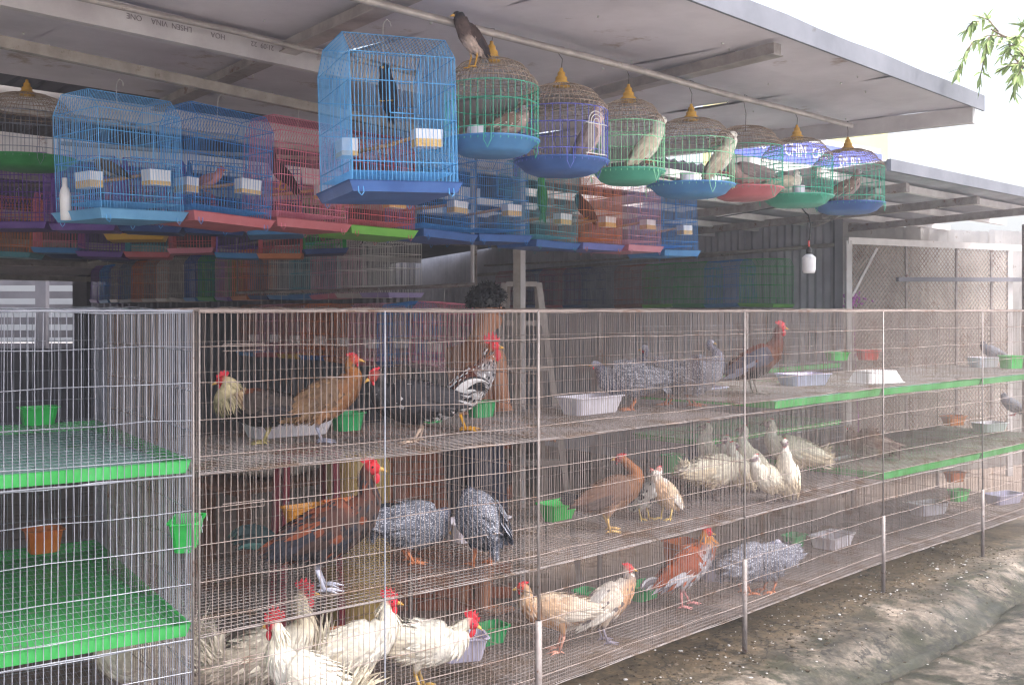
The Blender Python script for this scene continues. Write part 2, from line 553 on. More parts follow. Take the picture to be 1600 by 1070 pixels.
# pebbles, droppings and feathers scattered in front of the cages
M['pebble'] = mat('pebble', lin(84, 74, 64), lin(116, 104, 92), 0.85, 0, 40)
M['dropping'] = mat('dropping', lin(170, 168, 168), lin(196, 194, 194), 0.8, 0, 40)
M['dung'] = mat('dung', lin(50, 41, 28), lin(70, 59, 42), 0.9, 0, 40)
pb = MB()
r_ = random.Random(5)
for i in range(4200):
    a = r_.uniform(-1.5, 4.6)
    q = abs(r_.gauss(0, 0.22)) * -1 + r_.uniform(-0.02, 0.34)
    if i % 9 == 0:
        q = r_.uniform(-1.6, 0.1)
    p = PB + U * a + W * q
    z = ground_z(p)
    s_ = r_.uniform(0.002, 0.007) * (0.75 if i % 6 else 1.4)
    m_ = 2 if r_.random() < 0.66 else (0 if r_.random() < 0.72 else 1)
    pb.ell((p.x, p.y, z + s_ * 0.25), s_ * r_.uniform(0.8, 1.8), s_ * r_.uniform(0.8, 1.5), s_ * r_.uniform(0.3, 0.7), 6, 3, m_)
o = pb.build('ground_litter', [M['pebble'], M['dropping'], M['dung']])
tag(o, 'small pebbles, droppings and spilled feed littering the concrete before the cages', 'litter')
o['kind'] = 'stuff'

# ------------------------------------------------------------------ canopy roof over the cages
RZ = 2.70
E1 = G(1535, 167, RZ)
E1.z = 0
gd = (G(1203, 206, RZ) - G(1535, 167, RZ))
gd.z = 0
gd.normalize()
roof = thing('canopy_roof', 'grey sheet metal canopy roof on steel beams above the hanging birdcages', 'roof', (E1.x, E1.y, RZ))
ev = G(1535, 167, RZ - 0.02) - G(1100, 0, RZ - 0.02)
ev.z = 0
UE = ev.normalized()
WE = V3((-UE.y, UE.x, 0))
RW = 2.85
nsh = 9
for k in range(nsh):
    s0, s1 = -k * 0.98, -(k + 1) * 0.98 + 0.004
    b = MB()
    nseg = 8
    for zz in (0.0, 0.012):
        for t in range(nseg + 1):
            for s_ in (s0, s1):
                dd = gd if k == 0 and s_ == s0 else WE * 1.0
                f = t / nseg
                p = E1 + UE * s_ + (gd * f * RW / gd.dot(WE) if (k == 0 and s_ == s0) else WE * f * RW)
                b.v.append((p.x, p.y, RZ + zz + 0.004 * (k % 2) + 0.008 * math.sin(t * 1.9 + k * 2.2)))
                b.c.append((1, 1, 1))
    h = (nseg + 1) * 2
    for t in range(nseg):
        o = t * 2
        b.f += [(o, o + 1, o + 3, o + 2), (h + o, h + o + 2, h + o + 3, h + o + 1)]
        b.m += [0, 0]
    b.f += [(0, h, h + 1, 1), (h - 2, h - 1, 2 * h - 1, 2 * h - 2)]
    b.m += [0, 0]
    b.build('roof_sheet', M['roof'], roof, world=True)
b = MB()
for k in range(9):
    for t in range(5):
        p = E1 - UE * (0.05 + k * 0.98 + 0.02) + WE * (0.25 + t * 0.6)
        b.ell((p.x, p.y, RZ - 0.008), 0.006, 0.006, 0.006, 6, 4)
for k in range(60):
    p = E1 - UE * rnd.uniform(0.2, 6) + WE * rnd.uniform(0.1, 2.7)
    b.ell((p.x, p.y, RZ - 0.006), 0.004, 0.004, 0.006, 5, 3)
o = b.build('roof_screws', M['hook'], roof, world=True)
o['kind'] = 'stuff'
b = MB()
# fascia channel along the eave, with slightly battered top
N = 36
for i in range(N + 1):
    p = E1 - UE * (i * 9.0 / N) - WE * 0.012
    zt = RZ + 0.055 + 0.0025 * math.sin(i * 1.7) + 0.0015 * math.sin(i * 4.1)
    for off, z in ((0, RZ - 0.024), (0, zt), (0.03, zt), (0.03, RZ - 0.024)):
        pp = p + WE * off * 0.4 - WE * 0.0
        b.v.append((pp.x, pp.y, z))
        b.c.append((1, 1, 1))
for i in range(N):
    for k in range(4):
        k2 = (k + 1) % 4
        b.f.append((i * 4 + k, i * 4 + k2, i * 4 + 4 + k2, i * 4 + 4 + k))
        b.m.append(0)
b.f.append((0, 1, 2, 3))
b.m.append(0)
b.build('eave_fascia', M['fascia'], roof, world=True)
b = MB()
g0 = E1 + gd * 0.03 - UE * 0.03
b.beam(V3((g0.x, g0.y, RZ - 0.045)), V3((g0.x, g0.y, RZ - 0.045)) + gd * 2.8, 0.05, 0.08)
b.build('gable_beam', M['beam'], roof, world=True)

rd = (D(-452, 486, 10) - V3((0, 0, CH))).normalized()     # direction the rafters run
def rafter(px, py, f=-0.5, t=3.0):
    p = G(px, py, RZ - 0.032)
    f = -((p - E1).dot(WE) - 0.09) / rd.dot(WE)
    b = MB()
    b.beam(p + rd * f, p + rd * t, 0.045, 0.042)
    b.beam(p + rd * f - V3((0, 0, 0.0235)), p + rd * t - V3((0, 0, 0.0235)), 0.075, 0.004)
    b.build('rafter', M['rail'], roof, world=True)
rafter(1045, 118, -0.42, 1.9)
rafter(498, 52, -0.3, 2.2)
rafter(-150, 60, -0.4, 2.2)

def rail(name, pts, h1, h2, w, hh, m, ext=(0, 0), round_=False):
    p, q = G(*pts[0], h1), G(*pts[1], h2)
    t = (q - p).normalized()
    p, q = p - t * ext[0], q + t * ext[1]
    b = MB()
    if round_:
        n_ = 8
        b.tube([p.lerp(q, i / n_) + V3((0, 0, -0.004 * math.sin(i * 2.3))) for i in range(n_ + 1)], w, 10)
    else:
        b.beam(p, q, w, hh)
    return b.build(name, M[m], roof, world=True, smooth=round_), p, q
rail('hanging_rail', ((900, 85.6), (1313, 193)), 2.612, 2.612, 0.014, 0, 'rail', (2.6, 0.12), True)
rail('hanging_rail', ((180, 8), (498, 81)), 2.64, 2.64, 0.012, 0, 'rail', (1.0, 0.5), True)
bm_, bp0, bp1 = rail('purlin', ((116, 12), (482, 93)), 2.645, 2.645, 0.035, 0.095, 'beam', (1.2, 0.6))
rail('hanging_rail', ((10, 68), (480, 167)), 2.49, 2.49, 0.032, 0.036, 'darkrail', (1.0, 3.4))
rail('back_beam', ((0, 150), (480, 214)), 2.62, 2.62, 0.04, 0.09, 'whitepaint', (1.0, 2.6))
rail('back_beam', ((0, 222), (480, 276)), 2.50, 2.50, 0.05, 0.10, 'whitepaint', (1.0, 1.5))
# stamped lettering on the purlin (upside down, as it was fitted)
M['ink'] = mat('stamp_ink', lin(112, 104, 108), lin(140, 132, 134), 0.8, 0, 40)
def lettering(txt, size, loc, xdir, up, mt, parent, name='lettering', extrude=0.0004, align='LEFT'):
    cu = bpy.data.curves.new(name, 'FONT')
    cu.body = txt
    cu.size = size
    cu.extrude = extrude
    cu.align_x = align
    cu.materials.append(mt)
    tmp_ = bpy.data.objects.new(name, cu)
    COL.objects.link(tmp_)
    dg_ = bpy.context.evaluated_depsgraph_get()
    dg_.update()
    me_ = bpy.data.meshes.new_from_object(tmp_.evaluated_get(dg_))
    bpy.data.objects.remove(tmp_)
    o = bpy.data.objects.new(name, me_)
    COL.objects.link(o)
    xd = V3(xdir).normalized()
    u = V3(up)
    u = (u - xd * u.dot(xd)).normalized()
    zd = xd.cross(u)
    m4 = Matrix((xd, u, zd)).transposed().to_4x4()
    m4.translation = loc
    o.parent = parent
    o.matrix_parent_inverse = Matrix.Identity(4)
    loc4 = parent_matrix(parent).inverted() @ m4
    o.location = loc4.to_translation()
    o.rotation_euler = loc4.to_euler()
    return o
tdir = (bp1 - bp0).normalized()
nrm = V3((tdir.y, -tdir.x, 0))
for px, t_ in ((428, '21:09  22'), (352, 'HOA'), (300, 'LHSEN'), (262, 'VINA'), (222, 'ONE')):
    # point on the front face of the purlin at this pixel
    dx, dy = (px - 800) / FPX, 1.0
    den = dx * tdir.y - dy * tdir.x
    s_ = ((bp0.x + nrm.x * 0.019) * tdir.y - (bp0.y + nrm.y * 0.019) * tdir.x) / den
    p = V3((dx * s_, dy * s_, 2.66))
    lettering(t_, 0.027, p, -tdir, (0, 0, -1), M['ink'], roof)

# ------------------------------------------------------------------ back roof over the shop (falls towards the back)
def corrugated(b, p0, p1, up, L, pitch=0.076, amp=0.011, m=0):
    """sheet whose ribs run along `up` for length L, from p0 across to p1"""
    p0, p1, up = V3(p0), V3(p1), V3(up).normalized()
    t = p1 - p0
    n_ = max(4, int(t.length / pitch * 4))
    nn = t.normalized().cross(up)
    o = len(b.v)
    for i in range(n_ + 1):
        ph = [0, 1, 0, -1][i % 4]
        p = p0 + t * (i / n_) + nn * (amp * ph)
        for k in (0, 1):
            b.v.append(tuple(p + up * (L * k)))
            b.c.append((1, 1, 1))
    for i in range(n_):
        b.f.append((o + 2 * i, o + 2 * i + 2, o + 2 * i + 3, o + 2 * i + 1))
        b.m.append(m)

rb0 = E1 + W * 2.72
broof = thing('shop_roof', 'dim corrugated roof over the shop interior behind the front canopy', 'roof', (rb0.x, rb0.y, 2.8))
slope = (W * 10.5 + V3((0, 0, -0.72)))
for k in range(14):
    b = MB()
    p0 = rb0 + U * (3.75 - k * 1.0) + V3((0, 0, 2.82 + 0.012 * (k % 2)))
    corrugated(b, p0, p0 - U * 1.03, slope, slope.length, 0.12, 0.014)
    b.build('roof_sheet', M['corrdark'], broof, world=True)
for k in range(6):
    b = MB()
    p0 = rb0 + slope * (0.08 + k * 0.17) + V3((0, 0, 2.77))
    b.beam(p0 + U * 3.6, p0 - U * 9, 0.05, 0.07)
    b.build('purlin', M['rail'], broof, world=True)

# ------------------------------------------------------------------ right-hand corrugated wall of the shop
w0 = D(1312, 486, 9.3)
w0.z = 0
wdir = (D(-480, 486, 10) - V3((0, 0, CH))).normalized()
wall = thing('corrugated_wall', 'dark grey corrugated metal wall behind the green and blue cages', 'wall', (w0.x, w0.y, 0))
for k in range(8):
    b = MB()
    p0 = w0 + wdir * (k * 0.9) + V3((0, 0, 0))
    corrugated(b, p0, p0 + wdir * 0.92, (0, 0, 1), 2.62 - 0.03 * (k % 2), 0.085, 0.013)
    b.build('wall_sheet', M['corr'], wall, world=True)
b = MB()
wn_ = V3((wdir.y, -wdir.x, 0))
b.beam(w0 - wn_ * 0.03, w0 - wn_ * 0.03 + V3((0, 0, 2.6)), 0.07, 0.07, up=(1, 0, 0))
b.build('wall_post', M['corrdark'], wall, world=True)
b = MB()
if wn_.y > 0: wn_ = -wn_
b.beam(w0 + wn_ * 0.05 + V3((0, 0, 2.25)), w0 + wn_ * 0.05 + wdir * 5.5 + V3((0, 0, 2.12)), 0.035, 0.035)
b.build('wall_rail', M['darkrail'], wall, world=True)

# far back wall with an open end
bw0 = w0 + wdir * 7.0
bw1 = D(128, 486, 15.5)
bw1.z = 0
bwall = thing('back_wall', 'dark corrugated metal wall at the far back of the shop', 'wall', (bw0.x, bw0.y, 0))
nb = 6
for k in range(nb):
    b = MB()
    corrugated(b, bw0.lerp(bw1, k / nb), bw0.lerp(bw1, (k + 1.02) / nb), (0, 0, 1), 2.35, 0.1, 0.013)
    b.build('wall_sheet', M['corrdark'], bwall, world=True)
# unseen left wall, added outside the frame to keep the shop dim
lw0 = E1 - U * 8.6 + W * 3.2
lwall = thing('added_shade_wall', 'unseen corrugated metal wall added at far left to keep the shop dim', 'wall', (lw0.x, lw0.y, 0))
for k in range(4):
    b = MB()
    corrugated(b, lw0 + W * k * 1.2, lw0 + W * (k + 1.02) * 1.2, (0, 0, 1), 2.6, 0.1, 0.013)
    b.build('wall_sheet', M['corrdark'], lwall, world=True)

# slatted fence and posts at the open far left end
fz = 15.8
fen = thing('slat_fence', 'pale horizontal slat fence in daylight at the far left opening', 'fence', (D(60, 486, fz).x, fz, 0))
for k in range(7):
    b = MB()
    h_ = 0.9 + k * 0.20
    a_, c_ = D(-60, 486, fz), D(128, 486, fz)
    b.beam((a_.x, fz, h_), (c_.x, fz, h_), 0.03, 0.11, up=(0, 0, 1))
    b.build('slat', M['corrdark'], fen, world=True)
for px in (-30, 66):
    b = MB()
    p = D(px, 486, fz - 0.3)
    b.beam((p.x, p.y, 0), (p.x, p.y, 2.2), 0.16, 0.12, up=(0, 1, 0))
    b.build('fence_post', M['corrdark'], fen, world=True)
p = D(128, 486, 14.6)
b = MB()
b.beam((p.x, p.y, 0), (p.x, p.y, 2.3), 0.2, 0.16, up=(0, 1, 0))
tag(b.build('shop_post', M['corrdark']), 'thick dark post beside the daylit opening at far left', 'post')

a_, c_ = D(-90, 486, 13.9), D(131, 486, 13.9)
b = MB()
b.beam((a_.x, 13.9, 0.58), (c_.x, 13.9, 0.58), 0.12, 1.13)  # added low wall, darkens the lower part of the bright opening
tag(b.build('added_dark_wall', M['corrdark']), 'added low dark wall covering the bright lower opening at far left', 'wall')

# ------------------------------------------------------------------ chain-link gate and wall of pale sheets on the right
k0 = w0 + V3((0.04, -0.12, 0))
k1 = D(1577, 486, 10.2)
k1.z = 0
kt = (k1 - k0).normalized()
kn = V3((kt.y, -kt.x, 0))
M['beigewire'] = mat('beige_rusty_wire', lin(150, 132, 120), lin(182, 166, 154), 0.7, 0, 6, spots=lin(118, 90, 74), spot_scale=5, spot_cut=0.56)
gate = thing('chain_link_gate', 'rusty chain-link gate panel in a white painted frame', 'gate', tuple(k0))
GH = 2.28
def gp(x, z, off=0.0):
    return k0 + kt * x + V3((0, 0, z)) + kn * off
GL = (k1 - k0).length
for x in (0, GL):
    b = MB()
    b.beam(gp(x, 0), gp(x, GH), 0.05, 0.05, up=(1, 0, 0))
    b.build('frame_post', M['whitepaint'], gate, world=True)
b = MB()
b.beam(gp(-0.02, GH), gp(GL + 0.4, GH), 0.05, 0.06)
b.build('frame_rail', M['whitepaint'], gate, world=True)
for x in (0.33, 0.64, 0.87):
    b = MB()
    b.beam(gp(GL * x, 0.4, 0.012), gp(GL * x, GH - 0.03, 0.012), 0.018, 0.018, up=(1, 0, 0))
    b.build('frame_bar', M['post'], gate, world=True)
b = MB()
b.beam(gp(0.03, GH - 0.5, 0.015), gp(0.34, GH - 0.06, 0.015), 0.02, 0.02, up=(1, 0, 0))
b.build('brace', M['whitepaint'], gate, world=True)
b = MB()
dm = 0.05
nn_ = int(GL / dm)
for i in range(-int(1.9 / dm), nn_ + 1):
    for sgn in (1, -1):
        x0_, z0_ = (i * dm, 0.4) if sgn == 1 else (i * dm + 1.9, 0.4)
        x1_, z1_ = x0_ + sgn * 1.86, 2.26
        pts = []
        ta, tb = 0.0, 1.0
        dxx = x1_ - x0_
        lo, hi = sorted(((0 - x0_) / dxx, (GL - x0_) / dxx))
        ta, tb = max(ta, lo), min(tb, hi)
        if tb - ta > 0.02:
            b.wire(gp(x0_ + dxx * ta, z0_ + 1.86 * ta, 0.004 * sgn), gp(x0_ + dxx * tb, z0_ + 1.86 * tb, 0.004 * sgn), 0.0046)
b.build('wire_mesh', M['beigewire'], gate, world=True)
b = MB()
b.beam(gp(0.55, 1.94, 0.06), gp(GL + 1.6, 1.98, 0.06), 0.03, 0.04)
b.build('cross_rail', M['corrdark'], gate, world=True)

pal = thing('pale_sheet_wall', 'pale weathered corrugated sheets behind the chain-link gate', 'wall', tuple(k0 - kn * 0.5))
for k in range(6):
    b = MB()
    p0 = k0 - kn * 0.45 + kt * (k * 0.62 + 0.0)
    corrugated(b, p0, p0 + kt * 0.64, (0, 0, 1), 2.5 - 0.02 * (k % 2), 0.125, 0.045)
    b.build('wall_sheet', M['corrlight'], pal, world=True)
# purple flowers climbing the gate
M['petal'] = mat('purple_petal', lin(132, 52, 132), lin(160, 78, 158), 0.7, 0, 30)
b = MB()
fp = D(1334, 468, 9.2)
for i in range(60):
    c_ = fp + V3((rnd.gauss(0, 0.045), rnd.gauss(0, 0.02), rnd.gauss(0, 0.03)))
    a_ = rnd.uniform(0, 6.28)
    d1 = V3((math.cos(a_), 0.3 * math.sin(a_), math.sin(a_))) * 0.016
    d2 = V3((-math.sin(a_), 0.4, math.cos(a_))) * 0.009
    b.add([c_ - d1, c_ + d2, c_ + d1, c_ - d2 + V3((0, 0.006, 0))], [(0, 1, 2, 3)])
b.tube([fp + V3((0, 0.02, -0.03)), V3((fp.x + 0.05, fp.y + 0.02, 0.6)), V3((fp.x + 0.02, fp.y, 0.0))], 0.006, 5)
tag(b.build('flower_cluster', M['petal']), 'small purple flower cluster at the foot of the chain-link gate', 'flowers')

# ------------------------------------------------------------------ neighbouring shed roof on the right
s0 = G(1384, 262, 2.56)
s1 = G(1604, 306, 2.56)
st = (s1 - s0)
st.z = 0
st.normalize()
sb = V3((-st.y, st.x, 0))
shed = thing('shed_roof', 'low corrugated shed roof with pale steel purlins on the right', 'roof', (s0.x, s0.y, 2.5))
bk = (wdir * 1.0)
LN = 3.0
for k in range(4):
    b = MB()
    p0 = V3((s0.x, s0.y, 2.60)) + st * (k * 0.95)
    corrugated(b, p0, p0 + st * 0.97, sb + V3((0, 0, -0.035)), 3.4, 0.09, 0.012)
    b.build('roof_sheet', M['corr'], shed, world=True)
b = MB()
b.beam(V3((s0.x, s0.y, 2.575)) - sb * 0.02, V3((s0.x, s0.y, 2.575)) - sb * 0.02 + st * 4, 0.03, 0.075)
b.build('eave_fascia', M['fascia'], shed, world=True)
for k in range(6):
    b = MB()
    p0 = V3((s0.x, s0.y, 2.535 - 0.02 * k)) + sb * (0.35 + k * 0.55) - st * 1.3
    b.beam(p0, p0 + st * 5.5, 0.045, 0.05)
    b.build('purlin', M['whitepaint'], shed, world=True)
for k in range(4):
    b = MB()
    p0 = V3((s0.x, s0.y, 2.49)) + st * (-0.6 + k * 1.15) + sb * 0.12
    b.beam(p0, p0 + sb * 3.3 + V3((0, 0, -0.11)), 0.05, 0.06)
    b.build('rafter', M['post'], shed, world=True)
for k, (fa, fb) in enumerate(((0.15, 1.9), (0.9, 2.6))):
    b = MB()
    p0 = V3((s0.x, s0.y, 2.44)) + st * (0.2 + k) + sb * fa
    b.beam(p0, p0 + (st * 1.4 + sb * 1.2), 0.035, 0.035)
    b.build('brace', M['rail'], shed, world=True)
for k in range(2):
    b = MB()
    p0 = V3((s0.x, s0.y, 0)) + st * (3.4 + 1.4 * k) + sb * (0.4 + 2.0 * k)
    b.beam(p0, p0 + V3((0, 0, 2.42)), 0.05, 0.05, up=(1, 0, 0))
    b.build('support_post', M['post'], shed, world=True)

# ------------------------------------------------------------------ signs behind
M['signyellow'] = mat('sign_yellow', lin(248, 238, 160), lin(250, 242, 176), 0.6, 0, 2)
M['signblue'] = mat('sign_blue', lin(84, 96, 196), lin(98, 110, 208), 0.5, 0, 3)
M['signwhite'] = mat('sign_white', lin(232, 232, 236), lin(240, 240, 242), 0.5, 0, 3)
M['signred'] = mat('sign_red', lin(214, 84, 84), lin(222, 110, 104), 0.5, 0, 6)
M['signcyan'] = mat('sign_cyan', lin(150, 214, 220), lin(170, 224, 228), 0.5, 0, 6)
zy = 13.5
ya, yb = D(1100, 246, zy), D(1388, 96, zy)
ysign = thing('yellow_signboard', 'large pale yellow signboard with red and white discs behind the roof', 'sign', (0.5 * (ya.x + yb.x), zy, 0))
b = MB()
b.box(ya.x, yb.x, zy, zy + 0.08, ya.z - 0.4, yb.z)
b.build('board', M['signyellow'], ysign, world=True)
for x in (ya.x + 0.2, yb.x - 0.2):
    b = MB()
    b.beam((x, zy + 0.14, 0), (x, zy + 0.14, yb.z - 0.1), 0.1, 0.1, up=(1, 0, 0))
    b.build('support_post', M['post'], ysign, world=True)
for (px, py, r1, r2) in ((1289, 206, 11, 5.5), (1322, 202, 13.5, 9)):
    c_ = D(px, py, zy - 0.005)
    k_ = zy / FPX
    for r, off, m_ in ((r1, 0.0, 'signcyan'), (r1 * 0.86, 0.004, 'signwhite'), (r2, 0.008, 'signred')):
        b = MB()
        nn = 28
        vs = [(c_.x + r * k_ * math.cos(2 * math.pi * i / nn), zy - 0.006 - off, c_.z + r * k_ * math.sin(2 * math.pi * i / nn)) for i in range(nn)]
        b.add(vs, [tuple(range(nn))])
        b.build('disc', M[m_], ysign, world=True)
# blue and white banner
b0, b1 = D(1128, 214, 9.5), D(1376, 252, 12.0)
bt = (b1 - b0)
bt.normalize()
ban = thing('shop_banner', 'blue and white shop banner with white lettering under the yellow signboard', 'sign', (b0.x, b0.y, 0))
upv = V3((0, 0, 1))
def bq(a_, z0_, z1_, x0_, x1_, off, m_, nm):
    L_ = (b1 - b0).length
    nrm_ = V3((bt.y, -bt.x, 0)).normalized()
    b = MB()
    vs = []
    for o_ in (off, off - 0.012):
        for (x, z) in ((x0_, z0_), (x1_, z0_), (x1_, z1_), (x0_, z1_)):
            vs.append(b0 + bt * (L_ * x) + upv * z + nrm_ * o_)
    b.add(vs, [(0, 1, 2, 3), (7, 6, 5, 4), (0, 4, 5, 1), (1, 5, 6, 2), (2, 6, 7, 3), (3, 7, 4, 0)])
    return b.build(nm, M[m_], ban, world=True)
bq(0, -0.34, 0.14, -0.05, 1.0, 0.0, 'signwhite', 'board')
bq(0, -0.15, 0.08, 0.06, 1.0, 0.016, 'signblue', 'band')
nb_ = V3((bt.y, -bt.x, 0)).normalized()
Lb = (b1 - b0).length
for (x, z, s_, t_) in ((0.16, -0.06, 0.15, 'CHIM'), (0.33, -0.09, 0.19, 'CHIM'), (0.50, -0.08, 0.15, 'CẢNH'), (0.68, -0.12, 0.16, 'EM. BÙI'), (0.87, -0.13, 0.15, 'NGỌC')):
    if x == 0.16: t_ = 'NG'
    lettering(t_, s_, b0 + bt * (Lb * x) + upv * z + nb_ * 0.02, bt, (0, 0, 1), M['signwhite'], ban)
for x in (0.05, 0.95):
    b = MB()
    p = b0 + bt * (Lb * x) - nb_ * 0.06
    b.beam((p.x, p.y, p.z - 0.62), (p.x, p.y, p.z), 0.05, 0.05, up=(1, 0, 0))
    b.build('support_post', M['post'], ban, world=True)

# ------------------------------------------------------------------ tree on the right reaching into the picture
M['leaf'] = mat('leaf_green', lin(126, 150, 84), lin(170, 190, 120), 0.55, 0, 14)
M['bark'] = mat('bark', lin(96, 80, 64), lin(130, 112, 92), 0.9, 0, 20, 0.5)
TR = V3((4.3, 4.6, 0))
tree = thing('street_tree', 'slender tree with narrow green leaves reaching in at the upper right', 'tree', tuple(TR))
b = MB()
b.tube([TR + V3((0, 0, -0.1)), TR + V3((0.03, 0, 1.2)), TR + V3((-0.02, 0.05, 2.2)), TR + V3((-0.05, 0.0, 3.2)), TR + V3((0.02, 0, 4.2))], [0.1, 0.085, 0.07, 0.05, 0.02], 9)
b.build('trunk', M['bark'], tree, smooth=True, world=True)
limb, crown = MB(), MB()
def pxp(px, py, z): return D(px, py, z)
rootp = TR + V3((-0.03, 0.02, 2.55))
tw = [[rootp, pxp(1760, 110, 4.8), pxp(1640, 70, 4.8), pxp(1570, 58, 4.8), pxp(1548, 46, 4.8)],
      [rootp, pxp(1740, 150, 4.9), pxp(1640, 120, 4.9), pxp(1590, 96, 4.9), pxp(1570, 76, 4.9)]]
sub = []
for t in tw:
    limb.tube(t, [0.03, 0.02, 0.011, 0.006, 0.003], 6)
for (a_, c_) in (((1570, 58), (1520, 66)), ((1520, 66), (1496, 118)), ((1560, 50), (1530, 26)), ((1530, 34), (1508, 50)), ((1590, 70), (1566, 88)), ((1590, 96), (1584, 146)), ((1600, 100), (1560, 112)), ((1546, 58), (1530, 132)), ((1620, 70), (1610, 150)), ((1640, 90), (1630, 30)), ((1600, 60), (1580, 64)), ((1620, 60), (1596, 40)), ((1700, 90), (1690, 160)), ((1720, 100), (1710, 20)), ((1600, 90), (1574, 70)), ((1610, 92), (1590, 120))):
    zz = 4.8 + rnd.uniform(-0.15, 0.2)
    p, q = pxp(*a_, zz), pxp(*c_, zz + rnd.uniform(-0.1, 0.1))
    mid = p.lerp(q, 0.5) + V3((0, 0, 0.02))
    limb.tube([p, mid, q], [0.004, 0.003, 0.0015], 5)
    sub.append((p, mid, q))
for i in range(14):      # the rest of the crown, beyond the frame
    a_ = rnd.uniform(0, 6.28)
    p = TR + V3((0, 0, rnd.uniform(2.4, 4.2)))
    q = p + V3((math.cos(a_) * rnd.uniform(0.4, 0.9), math.sin(a_) * rnd.uniform(0.4, 0.9), rnd.uniform(-0.2, 0.5)))
    if (q.x - 0) / max(q.y, 0.5) < 0.53: continue
    limb.tube([p, p.lerp(q, 0.5) + V3((0, 0, 0.08)), q], [0.015, 0.009, 0.003], 5)
    for j in range(3):
        e = q + V3((rnd.gauss(0, 0.2), rnd.gauss(0, 0.2), rnd.uniform(-0.3, 0.15)))
        if e.x / max(e.y, 0.5) < 0.53: continue
        sub.append((p.lerp(q, 0.5), q, e))
def leaf(b, base, d, L, w, nrm):
    d = d.normalized()
    s_ = d.cross(nrm).normalized()
    n_ = s_.cross(d)
    pts = []
    for t, k in ((0, 0.1), (0.3, 0.9), (0.6, 0.8), (1.0, 0.03)):
        c_ = base + d * (L * t) - n_ * (L * 0.16 * t * t)
        pts += [c_ - s_ * (w * k), c_ + n_ * (w * -0.3 * k), c_ + s_ * (w * k)]
    fs = []
    for i in range(3):
        o = i * 3
        fs += [(o, o + 1, o + 4, o + 3), (o + 1, o + 2, o + 5, o + 4)]
    b.add(pts, fs)
for (p, m_, q) in sub:
    for j in range(26):
        t = rnd.random()
        base = (p.lerp(m_, t * 2) if t < 0.5 else m_.lerp(q, t * 2 - 1))
        dirv = ((q - p).normalized() * 0.7 + V3((rnd.gauss(0, 0.5), rnd.gauss(0, 0.5), rnd.gauss(-0.35, 0.4))))
        leaf(crown, base, dirv, rnd.uniform(0.045, 0.085), rnd.uniform(0.006, 0.011), V3((rnd.gauss(0, 0.4), rnd.gauss(-0.4, 0.4), 1)).normalized())
limb.build('limb', M['bark'], tree, smooth=True, world=True)
crown.build('crown', M['leaf'], tree, world=True)

